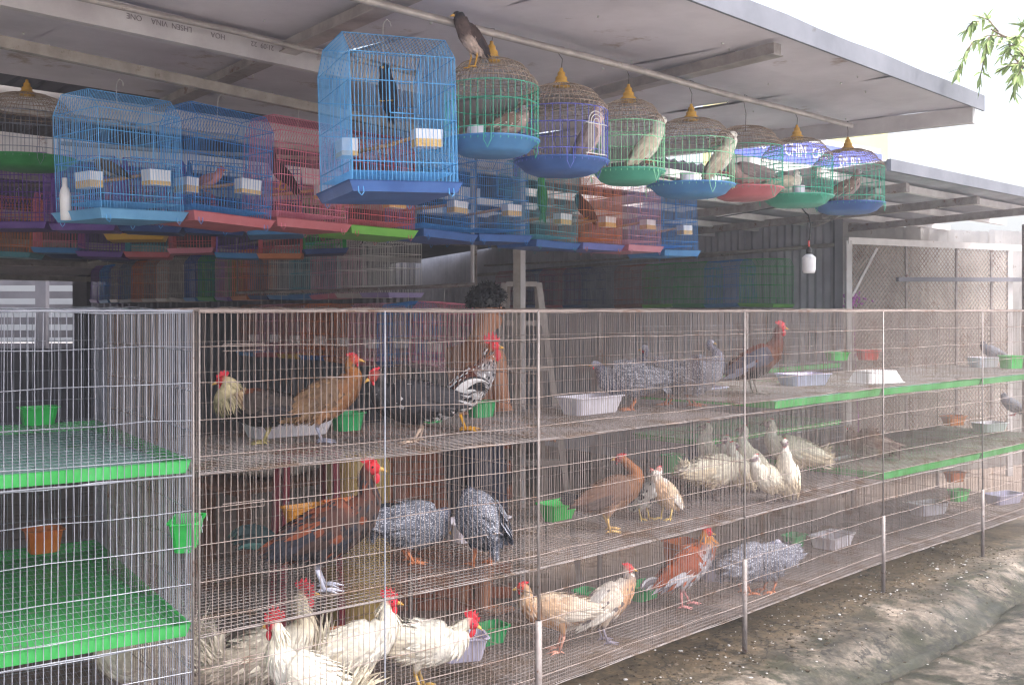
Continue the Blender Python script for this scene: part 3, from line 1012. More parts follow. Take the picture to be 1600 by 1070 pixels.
# ------------------------------------------------------------------ poultry cages
FL = [1.65, 1.15, 0.65, 0.18]
r3 = random.Random(21)
def poultry_cage(label, P0, P1, depth, sp, wm, trays=(), right_side=False, mid=None, back_sp=0.03, levels=FL, tray_from=0.0):
    ang = math.atan2(P1.y - P0.y, P1.x - P0.x)
    L = (P1 - P0).length - 0.004
    t = thing('poultry_cage', label, 'cage', (P0.x, P0.y, 0), ang, 'three-tier wire poultry cages in a row')
    wmat, fmat = M[wm], M['galv' if wm == 'galv' else 'floorwire']
    top = levels[0]
    for k in range(3):
        zt, zb = levels[k], levels[k + 1]
        hh = zt - zb
        b = MB()
        n_ = int(L / sp)
        for i in range(n_ + 1):
            x = L * i / n_
            j1, j2 = r3.gauss(0, 0.0016), r3.gauss(0, 0.0016)
            b.tube([(x, 0, zb), (x + j1, r3.gauss(0, 0.001), zb + hh * 0.35), (x + j2, r3.gauss(0, 0.001), zb + hh * 0.7), (x, 0, zt)], 0.00125 if sp > 0.016 else 0.00125, 4, 0, False)
        for fz in (0.0, 0.22, 0.44, 0.67, 0.895):
            z = zt - hh * fz - (0.004 if fz == 0 else 0)
            pts = []
            for i in range(9):
                pts.append((L * i / 8, -0.0022, z + (r3.gauss(0, 0.0022) if 0 < i < 8 else 0)))
            b.tube(pts, 0.00135 if fz else 0.002, 4, 0, False)
        # bent door flap wires
        if sp > 0.016:
            x0 = L * 0.06
            b.tube([(x0, 0.012, zt - hh * 0.21), (x0 + 0.14, 0.012, zt - hh * 0.21), (x0 + 0.14, 0.012, zt - hh * 0.25), (x0, 0.012, zt - hh * 0.25)], 0.0014, 4, 0, False)
        b.build('front_panel', wmat, t)
        b = MB()
        z = zb + (0.05 if k + 1 in trays else 0.0)
        fs = 0.018 if sp > 0.016 else 0.014
        for i in range(int(L / fs) + 1):
            x = i * fs
            b.tube([(x, 0, z), (x + r3.gauss(0, 0.001), depth * 0.5, z + r3.gauss(-0.002, 0.002)), (x, depth, z)], 0.0008 if wm == 'galv' else 0.0012, 4, 0, False)
        fs2 = fs * (4 if wm == 'galv' else 2)
        for i in range(int(depth / fs2) + 1):
            y = i * fs2
            b.wire((0, y, z + 0.0022), (L, y, z + 0.0022), 0.0009 if wm == 'galv' else 0.0014)
        b.tube([(L * i / 8, -0.004, zb - 0.002 + r3.gauss(0, 0.0015)) for i in range(9)], 0.0022, 5, 0, False)
        b.build('floor_grid', fmat, t)
        if k + 1 in trays:
            b = MB()
            x0 = max(0.008, tray_from if k == 0 else 0.008)
            x1, y0, y1 = L - 0.006, 0.005, depth * 0.97
            zb_, zr = zb + 0.004, zb + 0.040
            vs = []
            for (i0, zz) in ((0.010, zb_), (0.0, zr), (-0.002, zr + 0.004), (0.004, zr), (0.014, zb_ + 0.003)):
                vs += [(x0 + i0, y0 + i0, zz), (x1 - i0, y0 + i0, zz), (x1 - i0, y1 - i0, zz), (x0 + i0, y1 - i0, zz)]
            fs_ = []
            for r in range(4):
                for q in range(4):
                    q2 = (q + 1) % 4
                    fs_.append((r * 4 + q, r * 4 + q2, r * 4 + 4 + q2, r * 4 + 4 + q))
            fs_ += [(3, 2, 1, 0), (16, 17, 18, 19)]
            b.add(vs, fs_)
            b.m[-1] = 1
            b.build('droppings_tray', [M['greentray'], M['greendusty' if k == 0 else 'greentray']], t)
    # back panel, sides, top
    def grid(nm, f, n_u, zs, m_):
        b = MB()
        for i in range(n_u + 1):
            u = i / n_u
            b.tube([f(u, levels[3]), f(u, 0.5 * (levels[0] + levels[3]) + r3.gauss(0, 0.02)), f(u, top)], 0.0013, 4, 0, False)
        for z in zs:
            b.tube([f(u / 4, z) for u in range(5)], 0.0016, 4, 0, False)
        b.build(nm, m_, t)
    zs = [levels[3] + (top - levels[3]) * i / 12 for i in range(13)]
    grid('back_panel', lambda u, z: (L * u + 0.002 * math.sin(z * 9 + u * 40), depth, z), int(L / back_sp), zs, wmat)
    grid('side_panel', lambda u, z: (0.003, depth * u + 0.002, z), int(depth / 0.024), zs, wmat)
    if right_side:
        grid('side_panel', lambda u, z: (L - 0.003, depth * u + 0.002, z), int(depth / 0.024), zs, wmat)
    b = MB()
    n_ = int(L / 0.035)
    for i in range(n_ + 1):
        x = L * i / n_
        b.tube([(x, 0, top), (x, depth * 0.3, top + 0.006 + r3.gauss(0, 0.004)), (x, depth * 0.65, top + 0.004 + r3.gauss(0, 0.005)), (x, depth, top)], 0.0014, 4, 0, False)
    for i in range(1, 10):
        y = depth * i / 10
        b.tube([(L * j / 6, y, top + 0.005 + 0.006 * math.sin(j * 2.0 + i) * (0 < j < 6)) for j in range(7)], 0.0015, 4, 0, False)
    b.tube([(0, -0.003, top + 0.001), (L, -0.003, top + 0.001)], 0.0028, 6)
    b.build('top_grid', wmat, t)
    for (x, y) in ((0.0, -0.004), (L, -0.004), (0.0, depth), (L, depth)):
        b = MB()
        b.tube([(x, y, 0.0), (x, y, 0.45)], 0.0115, 8)
        b.tube([(x, y, 0.42), (x, y, top)], 0.0032, 6)
        b.build('leg_post', M['post'], t, smooth=True)
    if mid:
        b = MB()
        b.tube([(L * mid, -0.003, levels[3]), (L * mid, -0.003, top)], 0.0032, 6)
        b.build('middle_post', M['galv'], t)
    return t

dAB = (PB - PA).normalized()
PL0 = V3((-1.90, 2.53, 0))
PL1 = PA - V3((0.012, 0.008, 0))
poultry_cage('empty wire cage stack with bright green trays at the left edge', PL0, PL1, 1.42, 0.02, 'galv', (1, 2), True, None, 0.022)
poultry_cage('rusty wire cage stack holding the cream-necked rooster and the white roosters', PA, PB, 0.92, 0.0205, 'rustwire', (), False, 0.49, 0.03)
poultry_cage('fine-meshed cage stack holding grey guinea fowl above and buff hens below', PB, PC, 0.92, 0.0128, 'rustwire', (), False, None, 0.026)
poultry_cage('fine-meshed cage stack whose upper tier has a half-length green tray', PC, PD, 0.92, 0.0128, 'rustwire', (1,), False, None, 0.026, FL, 0.30)
poultry_cage('cage stack with green trays between the last two ground posts', PD, PE, 0.95, 0.0135, 'rustwire', (1, 2), False, None, 0.026)
poultry_cage('rightmost cage stack running out of the picture', PE, PF_, 0.95, 0.0145, 'rustwire', (1, 2), True, None, 0.026)
# the second row behind, on the right
PR0 = V3((1.42, 7.55, 0))
poultry_cage('rear cage stack with green trays standing behind the right-hand cages', PR0, PR0 + U * 2.1, 0.7, 0.03, 'galv', (1, 2), True, None, 0.05)

# ------------------------------------------------------------------ hanging birdcages
def birdcage(label, base, yaw, w, d, h, wire, tray, sp=0.0125, wr=0.0010, cups=1, perch=True, hook=0.10, group='square birdcages hung from the rails', tray_h=0.032, bottle=False, cup_mat='whiteplastic', detail=True):
    t = thing('birdcage', label, 'birdcage', tuple(base), yaw, group)
    t.rotation_euler = (r3.gauss(0, 0.018), r3.gauss(0, 0.022), yaw)
    b = MB()
    prof = [(-d / 2, 0), (-d / 2, h * 0.84), (-d * 0.30, h), (d * 0.30, h), (d / 2, h * 0.84), (d / 2, 0)]
    n_ = max(6, int(w / sp))
    for i in range(n_ + 1):
        x = -w / 2 + w * i / n_
        b.tube([(x + r3.gauss(0, 0.0006), y, z) for y, z in prof], wr, 4, 0, False)
    n2 = max(4, int(d / sp))
    for sx in (-1, 1):
        for i in range(1, n2):
            y = -d / 2 + d * i / n2
            ztop = h if abs(y) < d * 0.30 else h * (0.84 + 0.16 * (d / 2 - abs(y)) / (d * 0.20))
            b.wire((sx * w / 2, y, 0), (sx * w / 2, y, ztop), wr)
        b.tube([(sx * w / 2, y, z) for y, z in prof], wr * 1.7, 4, 0, False)
    for f in (0.0, 0.13, 0.42, 0.66, 0.84):
        z = h * f
        for (a_, c_) in (((-w / 2, -d / 2), (w / 2, -d / 2)), ((w / 2, -d / 2), (w / 2, d / 2)), ((w / 2, d / 2), (-w / 2, d / 2)), ((-w / 2, d / 2), (-w / 2, -d / 2))):
            b.wire((a_[0], a_[1] * 1.004, z), (c_[0], c_[1] * 1.004, z), wr * 1.5)
    for y in (-d * 0.3, d * 0.3):
        b.wire((-w / 2, y, h), (w / 2, y, h), wr * 1.4)
    if detail:   # floor wires, hanger loops and door outline
        for i in range(1, n2):
            y = -d / 2 + d * i / n2
            b.wire((-w / 2, y, h * 0.07), (w / 2, y, h * 0.07), wr)
        for sx in (-0.86, 0.86):
            for sy in (-1, 1):
                x, y = sx * w / 2, sy * d / 2
                b.tube([(x - 0.008, y, 0.0), (x - 0.008, y * 1.04, -0.036), (x, y * 1.05, -0.046), (x + 0.008, y * 1.04, -0.036), (x + 0.008, y, 0.0)], wr * 1.4, 4, 0, False)
        x0, x1, z0, z1 = -w * 0.14, w * 0.14, h * 0.45, h * 0.74
        b.tube([(x0, -d / 2 - 0.003, z0), (x0, -d / 2 - 0.003, z1), (x1, -d / 2 - 0.003, z1), (x1, -d / 2 - 0.003, z0), (x0, -d / 2 - 0.003, z0)], wr * 1.7, 4, 0, False)
    b.build('wire_frame', M['w_' + wire], t)
    b = MB()
    e = 0.012
    x0, x1, y0, y1 = -w / 2 - e, w / 2 + e, -d / 2 - e, d / 2 + e
    vs = []
    for (i0, zz) in ((0.014, -tray_h), (0.0, -0.002), (-0.004, 0.002), (0.006, -0.002), (0.018, -tray_h + 0.004)):
        vs += [(x0 + i0, y0 + i0, zz), (x1 - i0, y0 + i0, zz), (x1 - i0, y1 - i0, zz), (x0 + i0, y1 - i0, zz)]
    fs = []
    for r in range(4):
        for q in range(4):
            q2 = (q + 1) % 4
            fs.append((r * 4 + q, r * 4 + q2, r * 4 + 4 + q2, r * 4 + 4 + q))
    fs += [(3, 2, 1, 0), (16, 17, 18, 19)]
    b.add(vs, fs)
    b.build('tray', M['t_' + tray], t)
    for c_ in range(cups):
        b = MB()
        cx, cy, cz = (w * 0.24, -d * 0.5 + 0.032, h * 0.30) if c_ == 0 else (-w * 0.5 + 0.03, -d * 0.08, h * 0.26)
        sx, sy, sz = (0.045, 0.026, 0.028) if c_ == 0 else (0.026, 0.045, 0.028)
        vs = []
        for (k_, zz) in ((0.94, -sz), (1.0, sz), (0.92, sz), (0.88, -sz + 0.006)):
            vs += [(cx - sx * k_, cy - sy * k_, cz + zz), (cx + sx * k_, cy - sy * k_, cz + zz), (cx + sx * k_, cy + sy * k_, cz + zz), (cx - sx * k_, cy + sy * k_, cz + zz)]
        fs = []
        for r in range(3):
            for q in range(4):
                q2 = (q + 1) % 4
                fs.append((r * 4 + q, r * 4 + q2, r * 4 + 4 + q2, r * 4 + 4 + q))
        fs += [(3, 2, 1, 0), (12, 13, 14, 15)]
        b.add(vs, fs)
        cup = b.build('feeder_cup', M[cup_mat], t)
        if detail:
            b = MB()
            f_ = 0.955
            b.box(cx - sx * f_ - 0.0008, cx + sx * f_ + 0.0008, cy - sy * f_ - 0.0008, cy + sy * f_ + 0.0008, cz - sz + 0.001, cz - sz * (0.45 if (int(cx * 1e4) + int(h * 1e3)) % 2 else 0.1))
            b.build('seed', M['seed'], cup)
    if perch:
        b = MB()
        b.tube([(-w * 0.42, d * 0.12, h * 0.24), (0, 0.0, h * 0.29 + 0.004), (w * 0.2, -d * 0.22, h * 0.335)], [0.0065, 0.0075, 0.006], 7)
        b.build('perch', M['wood'], t, smooth=True)
    if bottle:
        b = MB()
        b.lathe([(0, -0.03), (0.018, -0.028), (0.019, 0.06), (0.015, 0.08), (0.009, 0.09), (0.009, 0.12), (0, 0.12)], 12, (-w / 2 - 0.012, d * 0.22, 0.0))
        b.build('water_bottle', M['whiteplastic'], t, smooth=True)
    if hook:
        b = MB()
        b.tube([(0, 0, h - 0.03), (0, 0, h + hook - 0.02), (0.004, 0, h + hook), (0.014, 0, h + hook + 0.012), (0.026, 0, h + hook + 0.004), (0.028, 0, h + hook - 0.01)], 0.0016, 5)
        b.build('hook', M['hook'], t)
    return t

YR = math.radians(45)
K0, K9 = V3((-1.42, 3.72, 0)), V3((0.91, 6.15, 0))
rowK = [('sky blue square birdcage with blue tray, leftmost of the front hanging row', 'skyblue', 'skyblue', 10, 2),
        ('blue square birdcage with a coral pink tray, second from left', 'blue', 'red', 4, 2),
        ('pink square birdcage with pink tray holding a black mynah', 'pink', 'red', 0, 1),
        ('dusty pink birdcage with a lime green tray below the large blue cage', 'red', 'lime', -4, 1),
        ('blue birdcage with navy tray just right of the lime-trayed cage', 'blue', 'deepblue', 2, 1),
        ('blue birdcage below the green-wired round cage with the mynah on top', 'blue', 'deepblue', -3, 1),
        ('pale teal birdcage holding a green parrot', 'teal', 'deepblue', 2, 1),
        ('orange wire birdcage holding a dark bird beneath the round cages', 'orange', 'indigo', 0, 1),
        ('mauve pink birdcage with pink tray, second from the right end', 'mauve', 'pink', 3, 1),
        ('small blue birdcage at the right end of the hanging row', 'blue', 'blue', -2, 1)]
for i, (lb, wc, tc_, dy_, cu) in enumerate(rowK):
    p = K0.lerp(K9, i / 9)
    p.z = 2.005 + 0.006 * ((i * 7) % 3)
    birdcage(lb, p, YR + math.radians(dy_), 0.335 if i < 3 else 0.32, 0.27, 0.415, wc, tc_, 0.0122, 0.00105, cu, True, 0.06, bottle=(i == 0))
birdcage('large sky blue birdcage with blue tray hanging nearest the viewer', V3((-0.415, 3.40, 2.055)), math.radians(24), 0.345, 0.41, 0.475, 'skyblue', 'deepblue', 0.0125, 0.0011, 2, True, 0.075)

# round cages with domed tops
def round_cage(label, c, R, wire, pan, door=None, finial=True, cup=True, dome='rattan', bz=2.155):
    t = thing('round_birdcage', label, 'birdcage', (c[0], c[1], bz), r3.uniform(0, 1), 'round domed birdcages along the front rail')
    k = R / 0.175
    hp, hc, hd_ = 0.046, 0.185, 0.10
    b = MB()
    b.lathe([(0, 0.0), (R * 0.62, 0.0), (R * 0.80, 0.012), (R * 0.95, hp - 0.006), (R * 1.04, hp), (R * 1.04, hp + 0.004), (R * 0.94, hp), (R * 0.78, 0.016), (R * 0.6, 0.005), (0, 0.005)], 40)
    b.build('pan', M['t_' + pan], t, smooth=True)
    b = MB()
    n_ = 40
    zt = hp + hc
    for i in range(n_):
        a = 2 * math.pi * i / n_
        b.wire((R * math.cos(a), R * math.sin(a), hp - 0.01), (R * math.cos(a), R * math.sin(a), zt), 0.0012)
    def ring(z, r, w=0.0016):
        b.tube([(r * math.cos(2 * math.pi * i / 36), r * math.sin(2 * math.pi * i / 36), z) for i in range(37)], w, 4, 0, False)
    for z in (hp + 0.03, zt - 0.06, zt):
        ring(z, R * 1.006)
    for i in range(3):     # clips that hold the pan
        a = 2.1 * i + 0.4
        ca, sa = math.cos(a), math.sin(a)
        tx, ty = -sa * 0.012, ca * 0.012
        b.tube([(R * ca - tx, R * sa - ty, hp + 0.03), (R * 1.07 * ca - tx, R * 1.07 * sa - ty, hp - 0.02), (R * 1.05 * ca, R * 1.05 * sa, hp - 0.045), (R * 1.07 * ca + tx, R * 1.07 * sa + ty, hp - 0.02), (R * ca + tx, R * sa + ty, hp + 0.03)], 0.0013, 4, 0, False)
    b.build('side_wires', M['w_' + wire], t)
    b = MB()
    dp = [(R, zt), (R * 0.985, zt + 0.018), (R * 0.9, zt + 0.036), (R * 0.83, zt + 0.044), (R * 0.80, zt + 0.056), (R * 0.68, zt + 0.078), (R * 0.45, zt + 0.094), (R * 0.12, zt + hd_)]
    for i in range(56):
        a = 2 * math.pi * i / 56
        b.tube([(r * math.cos(a), r * math.sin(a), z + r3.gauss(0, 0.0006)) for r, z in dp], 0.0011, 4, 0, False)
    for r, z in dp[1:]:
        ring(z, r, 0.0014)
    b.build('dome_wires', M[dome], t)
    zt2 = zt + hd_
    if finial:
        b = MB()
        b.lathe([(0.0, -0.006), (0.031, -0.005), (0.033, 0.002), (0.031, 0.010), (0.022, 0.016), (0.0225, 0.022), (0.0215, 0.030), (0.014, 0.036), (0.0145, 0.042), (0.0135, 0.048), (0.007, 0.054), (0.006, 0.064), (0, 0.066)], 16, (0, 0, zt2))
        b.build('finial', M['finial'], t, smooth=True)
    b = MB()
    hz = 2.612 + 0.016 - bz
    z0 = zt2 + (0.055 if finial else -0.02)
    b.tube([(0, 0, z0), (0.004, 0, z0 + (hz - z0) * 0.5), (-0.014, 0, hz - 0.02), (-0.006, 0, hz + 0.002), (0.010, 0, hz), (0.014, 0, hz - 0.018)], 0.0016, 5)
    b.build('hook', M['darkhook'], t)
    if cup:
        b = MB()
        a = -1.2
        b.lathe([(0, 0), (0.026, 0), (0.030, 0.075), (0.027, 0.075), (0.024, 0.005), (0, 0.005)], 14, (-R * 0.35, -R * 0.35, hp - 0.03))
        b.build('cup', M['tub'], t, smooth=True)
    if door:
        b = MB()
        a = -math.pi / 2 + door
        ca, sa = math.cos(a), math.sin(a)
        rr = R * 1.02
        def dpnt(u, z): return (rr * ca - sa * u, rr * sa + ca * u, z)
        for s_ in (1.0, 0.7, 0.35):
            pts = [dpnt(-0.04 * s_, hp + 0.012)] + [dpnt(0.04 * s_ * math.cos(th), hp + 0.125 + 0.04 * s_ * math.sin(th)) for th in [math.pi - math.pi * i / 8 for i in range(9)]] + [dpnt(0.04 * s_, hp + 0.012)]
            b.tube(pts, 0.0015, 5, 0, False)
        for z in (hp + 0.012, hp + 0.12):
            b.tube([dpnt(-0.055, z), dpnt(0.055, z)], 0.0017, 5, 0, False)
        o = b.build('door', M['w_white'], t)
        o.rotation_euler = (0, 0, -t.rotation_euler.z)
    return t
RC = [((-0.071, 3.555), 0.163, 'jade', 'blue', 'green-wired round birdcage with blue pan, a mynah perched on top', None, True, True),
      ((0.183, 3.80), 0.172, 'indigo', 'deepblue', 'violet-wired round birdcage with blue pan and a white arched door', 0.75, True, False),
      ((0.463, 4.07), 0.142, 'mint', 'jade', 'small mint-wired round birdcage with green pan holding a white dove', None, True, False),
      ((0.763, 4.36), 0.180, 'mint', 'blue', 'wide mint-wired round birdcage over a large blue pan', None, True, True),
      ((1.06, 4.65), 0.165, 'jade', 'red', 'round birdcage with coral red pan and no yellow finial', None, False, False),
      ((1.38, 4.96), 0.168, 'jade', 'jade', 'green round birdcage with green pan, second from the right end', None, True, True),
      ((1.738, 5.30), 0.180, 'jade', 'deepblue', 'teal-wired round birdcage with blue pan at the right end of the rail', None, True, False)]
for i, (c, R, w_, p_, lb, dr, fi, cu) in enumerate(RC):
    round_cage(lb, c, R, w_, p_, dr, fi, cu, bz={0: 2.190, 3: 2.135}.get(i, 2.155))
o = round_cage('round wire birdcage with dark green pan hanging in shade at upper left', (D(42, 250, 4.5).x, 4.5), 0.20, 'slate', 'green', None, True, False, bz=2.27)

# ------------------------------------------------------------------ troughs, tubs and bowls
def trough(name, label, p, L, Wd, Hh_, yaw, m, taper=0.82, rim=0.008, feed=False, cat='trough', flip=False, group=None):
    t = thing(name, label, cat, tuple(p), yaw, group)
    b = MB()
    vs = []
    th = 0.0035
    prof = [(taper, 0.0), (1.0, Hh_ - 0.006), (1.0 + rim / L * 2, Hh_ - 0.005), (1.0 + rim / L * 2, Hh_), (0.985, Hh_), (taper - 0.01, th)]
    cc = []
    for (k_, z) in prof:
        hx, hy = L / 2 * k_, Wd / 2 - L / 2 * (1 - k_)
        ch = min(0.016, hy * 0.4)
        if flip:
            z = Hh_ - z
        for (sx, sy) in ((-1, -1), (1, -1), (1, 1), (-1, 1)):
            if sx * sy > 0:
                vs += [(sx * hx, sy * (hy - ch), z), (sx * (hx - ch), sy * hy, z)]
            else:
                vs += [(sx * (hx - ch), sy * hy, z), (sx * hx, sy * (hy - ch), z)]
    fs = []
    for r in range(len(prof) - 1):
        for q in range(8):
            q2 = (q + 1) % 8
            fs.append((r * 8 + q, r * 8 + q2, r * 8 + 8 + q2, r * 8 + 8 + q))
    fs += [tuple(range(7, -1, -1)), tuple((len(prof) - 1) * 8 + q for q in range(8))]
    b.add(vs, fs)
    b.build('basin', M[m], t)
    if feed:
        b = MB()
        n_ = 8
        hx, hy = L / 2 * 0.9, Wd / 2 - L / 2 * 0.1 - 0.004
        for j in range(5):
            for i in range(n_ + 1):
                b.v.append((-hx + 2 * hx * i / n_, -hy + 2 * hy * j / 4, Hh_ * 0.55 + r3.gauss(0, 0.003)))
                b.c.append((1, 1, 1))
        for j in range(4):
            for i in range(n_):
                o = j * (n_ + 1) + i
                b.f.append((o, o + 1, o + n_ + 2, o + n_ + 1))
                b.m.append(0)
        b.build('feed', M['feed'], t)
    return t

def cage_clip(t, dx, h, depth=0.02):
    """wire hanger that carries a trough on the mesh behind it"""
    for x in (-dx, dx):
        b = MB()
        b.tube([(x, depth, h * 0.4), (x, depth + 0.012, h + 0.012), (x, depth - 0.012, h + 0.016), (x, depth - 0.016, h * 0.8)], 0.0016, 4)
        b.build('hanger', M['galv'], t)

T = 'feed and water containers in the poultry cages'
YA, YB2 = math.atan2(dAB.y, dAB.x), YR
def onfl(px, py, f):
    p = G(px, py, f)
    p.z = f + 0.003
    return p
trough('water_tub', 'white tub behind the cream-necked rooster and brown hen', onfl(450, 681, FL[1]), 0.36, 0.15, 0.085, YA, 'tub', 0.86, group=T)
trough('feed_trough', 'green trough just right of the brown hen on the top tier', onfl(543, 673, FL[1]), 0.125, 0.09, 0.075, YA, 'greentrough', group=T)
trough('feed_trough', 'green trough behind the tail of the black-and-white rooster', onfl(668, 661, FL[1]), 0.15, 0.09, 0.075, YA, 'greentrough', group=T)
trough('feed_trough', 'green trough in front of the black-and-white rooster', onfl(752, 652, FL[1]), 0.135, 0.085, 0.075, YA, 'greentrough', group=T)
trough('feed_trough', 'green trough at the back of the empty upper left tier', onfl(60, 664, FL[1] + 0.052), 0.13, 0.09, 0.07, YA, 'lime', group=T)
p = D(292, 856, 3.27)
o = trough('feed_trough', 'green trough hooked on the mesh of the lower left tier', p, 0.17, 0.085, 0.095, YA + math.radians(60), 'lime', group=T)
cage_clip(o, 0.05, 0.095, -0.04)
trough('feed_bowl', 'orange bowl at the back of the lower left tier', onfl(68, 862, FL[2] + 0.052), 0.125, 0.11, 0.09, YA, 'orange', group=T)
o = trough('feed_trough', 'amber trough behind the tail of the dark middle-tier rooster', D(474, 822, 4.16), 0.165, 0.09, 0.085, YA, 'amber', 0.7, feed=True, group=T)
cage_clip(o, 0.05, 0.085, 0.045)
o = trough('feed_trough', 'orange trough half hidden by the dark middle-tier rooster', D(538, 812, 4.30), 0.175, 0.09, 0.085, YA, 'orange', 0.7, group=T)
cage_clip(o, 0.05, 0.085, 0.045)
trough('water_tub', 'white tub between the two middle-tier guinea fowl', onfl(742, 842, FL[2]), 0.30, 0.14, 0.09, YA, 'tub', 0.86, group=T)
trough('feed_trough', 'bright green trough behind the brown middle-tier hen', onfl(872, 812, FL[2]), 0.20, 0.11, 0.085, YB2, 'lime', 0.75, group=T)
o = trough('feed_trough', 'green trough hooked behind the white silkie hens', D(1050, 738, 5.60), 0.12, 0.08, 0.10, YB2, 'greentrough', group=T)
cage_clip(o, 0.03, 0.10, 0.04)
trough('water_tub', 'low white tub right of the silkie hens', onfl(1300, 727, FL[2]), 0.26, 0.16, 0.07, YB2, 'tub', 0.88, group=T)
trough('water_tub', 'long white tub at the left end of the guinea fowl tier', onfl(922, 646, FL[1]), 0.34, 0.16, 0.085, YB2, 'tub', 0.86, group=T)
trough('water_tub', 'lavender tub behind the right-hand guinea fowl', onfl(1108, 621, FL[1]), 0.19, 0.14, 0.06, YB2, 'lavtub', 0.86, group=T)
trough('water_tub', 'lavender tub on the top tier right of the dark red rooster', onfl(1255, 602, FL[1] + 0.05), 0.30, 0.18, 0.07, YB2 - 0.3, 'lavtub', 0.86, group=T)
trough('water_tub', 'upturned white tub on the green tray of the top tier', onfl(1368, 598, FL[1] + 0.05), 0.30, 0.2, 0.075, YB2 - 0.3, 'whiteplastic', 0.8, flip=True, group=T)
o = trough('feed_bowl', 'red bowl hooked at the back of the right-hand cages', D(1356, 562, 7.5), 0.155, 0.11, 0.07, YB2 - 0.5, 'redbowl', group=T)
cage_clip(o, 0.05, 0.07, 0.05)
o = trough('feed_bowl', 'green bowl left of the red bowl in the rear cages', D(1308, 563, 7.45), 0.155, 0.11, 0.06, YB2 - 0.5, 'lime', group=T)
cage_clip(o, 0.05, 0.06, 0.05)
trough('water_tub', 'white tub beside the grey pigeon at far right', onfl(1536, 574, FL[1] + 0.05), 0.24, 0.14, 0.08, YB2 - 0.4, 'tub', 0.86, group=T)
trough('feed_trough', 'green box trough right of the grey pigeon', onfl(1580, 576, FL[1] + 0.05), 0.16, 0.12, 0.10, YB2 - 0.4, 'lime', 0.9, group=T)
trough('water_tub', 'white tub on the middle tier at far right', onfl(1546, 674, FL[2] + 0.05), 0.28, 0.15, 0.07, YB2 - 0.3, 'tub', 0.86, group=T)
o = trough('feed_trough', 'orange trough hooked in the middle tier at far right', D(1490, 664, 7.55), 0.19, 0.1, 0.07, YB2 - 0.3, 'orange', group=T)
cage_clip(o, 0.05, 0.07, 0.045)
trough('water_tub', 'cream tub on the bottom tier left of the last ground post', onfl(1450, 803, FL[3]), 0.29, 0.15, 0.085, YB2 - 0.3, 'tub', 0.86, group=T)
o = trough('feed_trough', 'green trough above the cream tub on the bottom tier', D(1498, 782, 7.3), 0.15, 0.09, 0.08, YB2 - 0.3, 'lime', group=T)
cage_clip(o, 0.04, 0.08, 0.045)
trough('water_tub', 'lavender tub at the right edge of the bottom tier', onfl(1568, 786, FL[3]), 0.30, 0.15, 0.075, YB2 - 0.3, 'lavtub', 0.86, group=T)
o = trough('feed_trough', 'orange trough on the bottom tier at far right', D(1492, 752, 7.6), 0.16, 0.09, 0.07, YB2 - 0.3, 'orange', group=T)
cage_clip(o, 0.04, 0.07, 0.045)
trough('feed_trough', 'green feed trough beside the white roosters', onfl(763, 1004, FL[3]), 0.165, 0.11, 0.075, YA, 'greentrough', 0.84, feed=True, group=T)
trough('feed_trough', 'green feed trough behind the pale buff hen', onfl(1004, 935, FL[3]), 0.175, 0.12, 0.075, YB2, 'greentrough', 0.84, feed=True, group=T)
trough('feed_trough', 'small green trough between the two buff hens', onfl(913, 940, FL[3]), 0.11, 0.08, 0.06, YB2, 'greentrough', group=T)
trough('feed_trough', 'orange box trough behind the red-and-white rooster', onfl(1066, 880, FL[3]), 0.19, 0.15, 0.13, YB2 - 0.2, 'orange', 0.9, group=T)
trough('water_tub', 'lavender tub between red-and-white rooster and guinea fowl', onfl(1122, 905, FL[3]), 0.24, 0.17, 0.10, YB2 - 0.6, 'lavtub', 0.75, group=T)
trough('feed_trough', 'green trough before the beak of the bottom-tier guinea fowl', onfl(1241, 854, FL[3]), 0.15, 0.1, 0.075, YB2, 'greentrough', group=T)
trough('water_tub', 'white tub in the bottom tier behind the second ground post', onfl(1300, 853, FL[3]), 0.29, 0.17, 0.075, YB2, 'tub', 0.88, group=T)
trough('water_tub', 'lavender tub under the beak of the rightmost white rooster', onfl(722, 1030, FL[3]), 0.20, 0.13, 0.10, YA - 0.4, 'lavtub', 0.78, group=T)
trough('feed_bowl', 'orange bowl behind the white roosters', onfl(528, 1002, FL[3]), 0.11, 0.10, 0.05, YA, 'orange', 0.7, group=T)

# ------------------------------------------------------------------ birds
rb = random.Random(99)
def smooth01(t):
    t = max(0.0, min(1.0, t))
    return t * t * (3 - 2 * t)
def catmull(P, n):
    out = []
    for i in range(len(P) - 1):
        p0, p1, p2, p3 = P[max(i - 1, 0)], P[i], P[i + 1], P[min(i + 2, len(P) - 1)]
        for k in range(n):
            t = k / n
            out.append(tuple(0.5 * (2 * b + (c - a) * t + (2 * a - 5 * b + 4 * c - d) * t * t + (3 * b - a - 3 * c + d) * t ** 3) for a, b, c, d in zip(p0, p1, p2, p3)))
    out.append(P[-1])
    return out

def jit(c, a=0.18):
    k = 1 + rb.uniform(-a, a)
    return tuple(max(0.0, x * k) for x in c)

BW, BKC, RED = lin(232, 226, 214), lin(34, 32, 38), lin(214, 48, 62)

